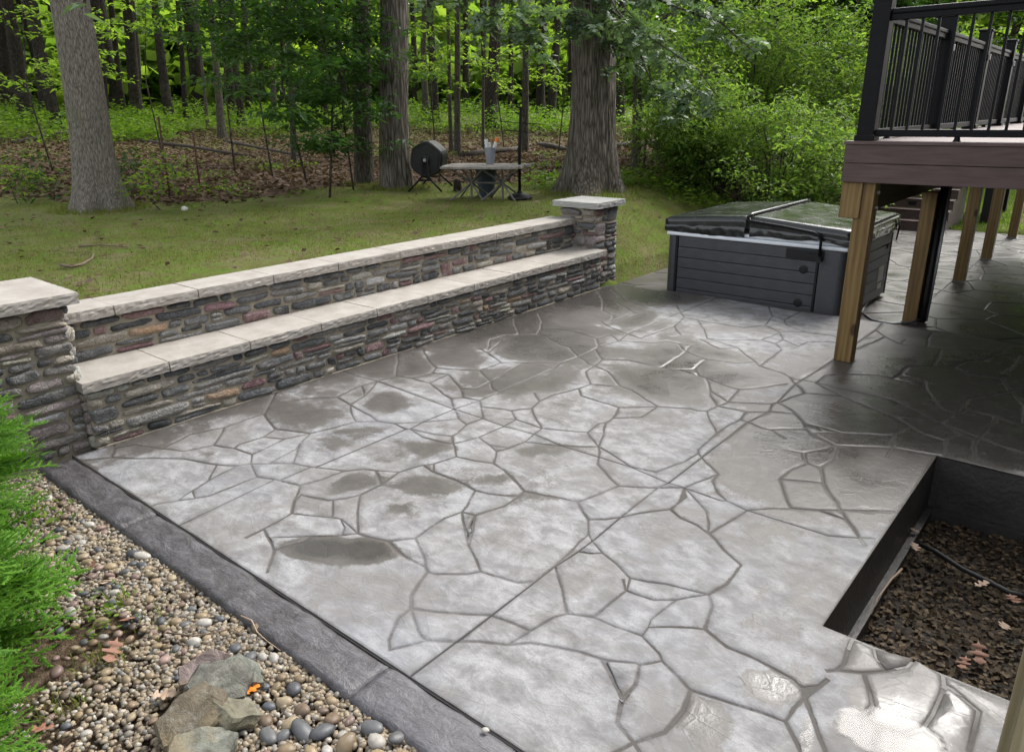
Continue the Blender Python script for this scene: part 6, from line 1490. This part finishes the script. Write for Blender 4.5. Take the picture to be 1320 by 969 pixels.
# ------------------------------------------------------------------ evergreens with flat feathery sprays
def spray_mesh(seed, L_=1.0):
    """flat scale-leaf spray: a stem, side shoots, and shoots of those, each a thin tapering strip"""
    rr = random.Random(seed); V = []; F = []
    def shoot(p, d, l, w_, lvl):
        n_ = Vector((-d.y, d.x, 0)); k = len(V); m_ = 4; bend = rr.uniform(-.25, .25); zb = rr.uniform(-.02, .02); pts_ = []
        for i in range(m_+1):
            t = i/m_; q = p+d*l*t+n_*bend*l*t*t; q = Vector((q.x, q.y, p.z-(.16*t*t*l if lvl == 0 else 0)+zb*t*l)); pts_.append(q); ww = w_*(1-.75*t)*(1.15 if i % 2 else .9)
            V.append(q+n_*ww+Vector((0, 0, -.25*ww))); V.append(q+Vector((0, 0, .25*ww))); V.append(q-n_*ww+Vector((0, 0, -.25*ww)))
        for i in range(m_):
            a_ = k+3*i; F.extend([(a_, a_+3, a_+4, a_+1), (a_+1, a_+4, a_+5, a_+2)])
        if lvl < 2:
            cnt = 15 if lvl == 0 else 8
            for j in range(cnt):
                t = (j+.8)/(cnt+.6); i = min(m_-1, int(t*m_)); q = pts_[i].lerp(pts_[i+1], t*m_-i); sg = 1 if j % 2 else -1; an = rad(rr.uniform(34, 50))*sg
                dd = Vector((d.x*math.cos(an)-d.y*math.sin(an), d.x*math.sin(an)+d.y*math.cos(an), 0)); shoot(q, dd, l*(.46 if lvl == 0 else .34)*(1-.6*t)*rr.uniform(.8, 1.15), w_*(.8 if lvl == 0 else 1), lvl+1)
    shoot(Vector((0, 0, 0)), Vector((1, 0, 0)), L_, .020, 0)
    return mesh('spray', V, F, MT['arbor'], True)
SPR = [spray_mesh(s_) for s_ in range(6)]
def evergreen(base, h, r, n_, label, sz=(.16, .26)):
    t = empty('arborvitae', base, label, 'shrub', 'bright evergreen shrubs at the left edge'); base = Vector(base); mb = MB().tube([base, base+Vector((.01, .01, h*.5)), base+Vector((0, .02, h*.95))], [.03, .02, .006], 8); far = []
    cam_p = Vector((0, 0, CAM_Z)); items = []
    for k in range(n_):
        f = R.random()**.9; z = h*(.04+.94*f); prof = (min(1, .55+f*2.2) if f < .25 else 1-.78*((f-.25)/.75)**1.2)*r; a_ = R.uniform(0, 6.28); q = prof*R.uniform(.55, 1.02); s_ = R.uniform(*sz); el = R.uniform(-.25, .55)
        o_ = Vector((math.cos(a_), math.sin(a_), 0)); tip = base+o_*q+Vector((0, 0, z)); st_ = tip-(o_*math.cos(el)+Vector((0, 0, math.sin(el))))*s_*.85; items.append((tip, st_, s_, a_, el))
        if k % 3 == 0: mb.tube([base+Vector((0, 0, max(.02, z-.18*h))), st_], [.007, .003], 4, False)
    items.sort(key=lambda i: (i[0]-cam_p).length-.6*(proj(i[0])[0] > -20)); rest = []
    obj('trunk', mb.me('trunk', MT['bark_mid'], True), t)
    for i, (tip, st_, s_, a_, el) in enumerate(items):
        M_ = Matrix.Translation(st_) @ Matrix.Rotation(a_+R.uniform(-.5, .5), 4, 'Z') @ Matrix.Rotation(-el, 4, 'Y') @ Matrix.Rotation(R.uniform(-.6, .6), 4, 'X') @ Matrix.Scale(s_, 4); me = R.choice(SPR)
        if i < 290:
            o = obj('spray', me, t); o.matrix_basis = M_
        else: rest.append((me, M_))
    if rest:
        L = []
        for me, M_ in rest:
            v = np.empty(len(me.vertices)*3, np.float32); me.vertices.foreach_get('co', v); v = v.reshape(-1, 3) @ np.array(M_)[:3, :3].T+np.array(M_)[:3, 3]; f = np.array([p.vertices[:] for p in me.polygons]); L.append((v, f))
        V, F = join(L); tag(obj('inner_foliage', mesh('inner_foliage', V, F, MT['arbor'], True), t), kind='stuff')
evergreen((-3.3, .42, -.05), 1.0, .50, 290, 'bright yellow green feathery evergreen cut by the left edge in the foreground', (.26, .42))
evergreen((-4.45, .84, -.05), 1.3, .40, 200, 'second feathery evergreen farther back in front of the near stone pillar', (.24, .36))
evergreen((-2.72, .24, -.05), .55, .32, 120, 'low feathery evergreen at the bottom left corner', (.22, .34))
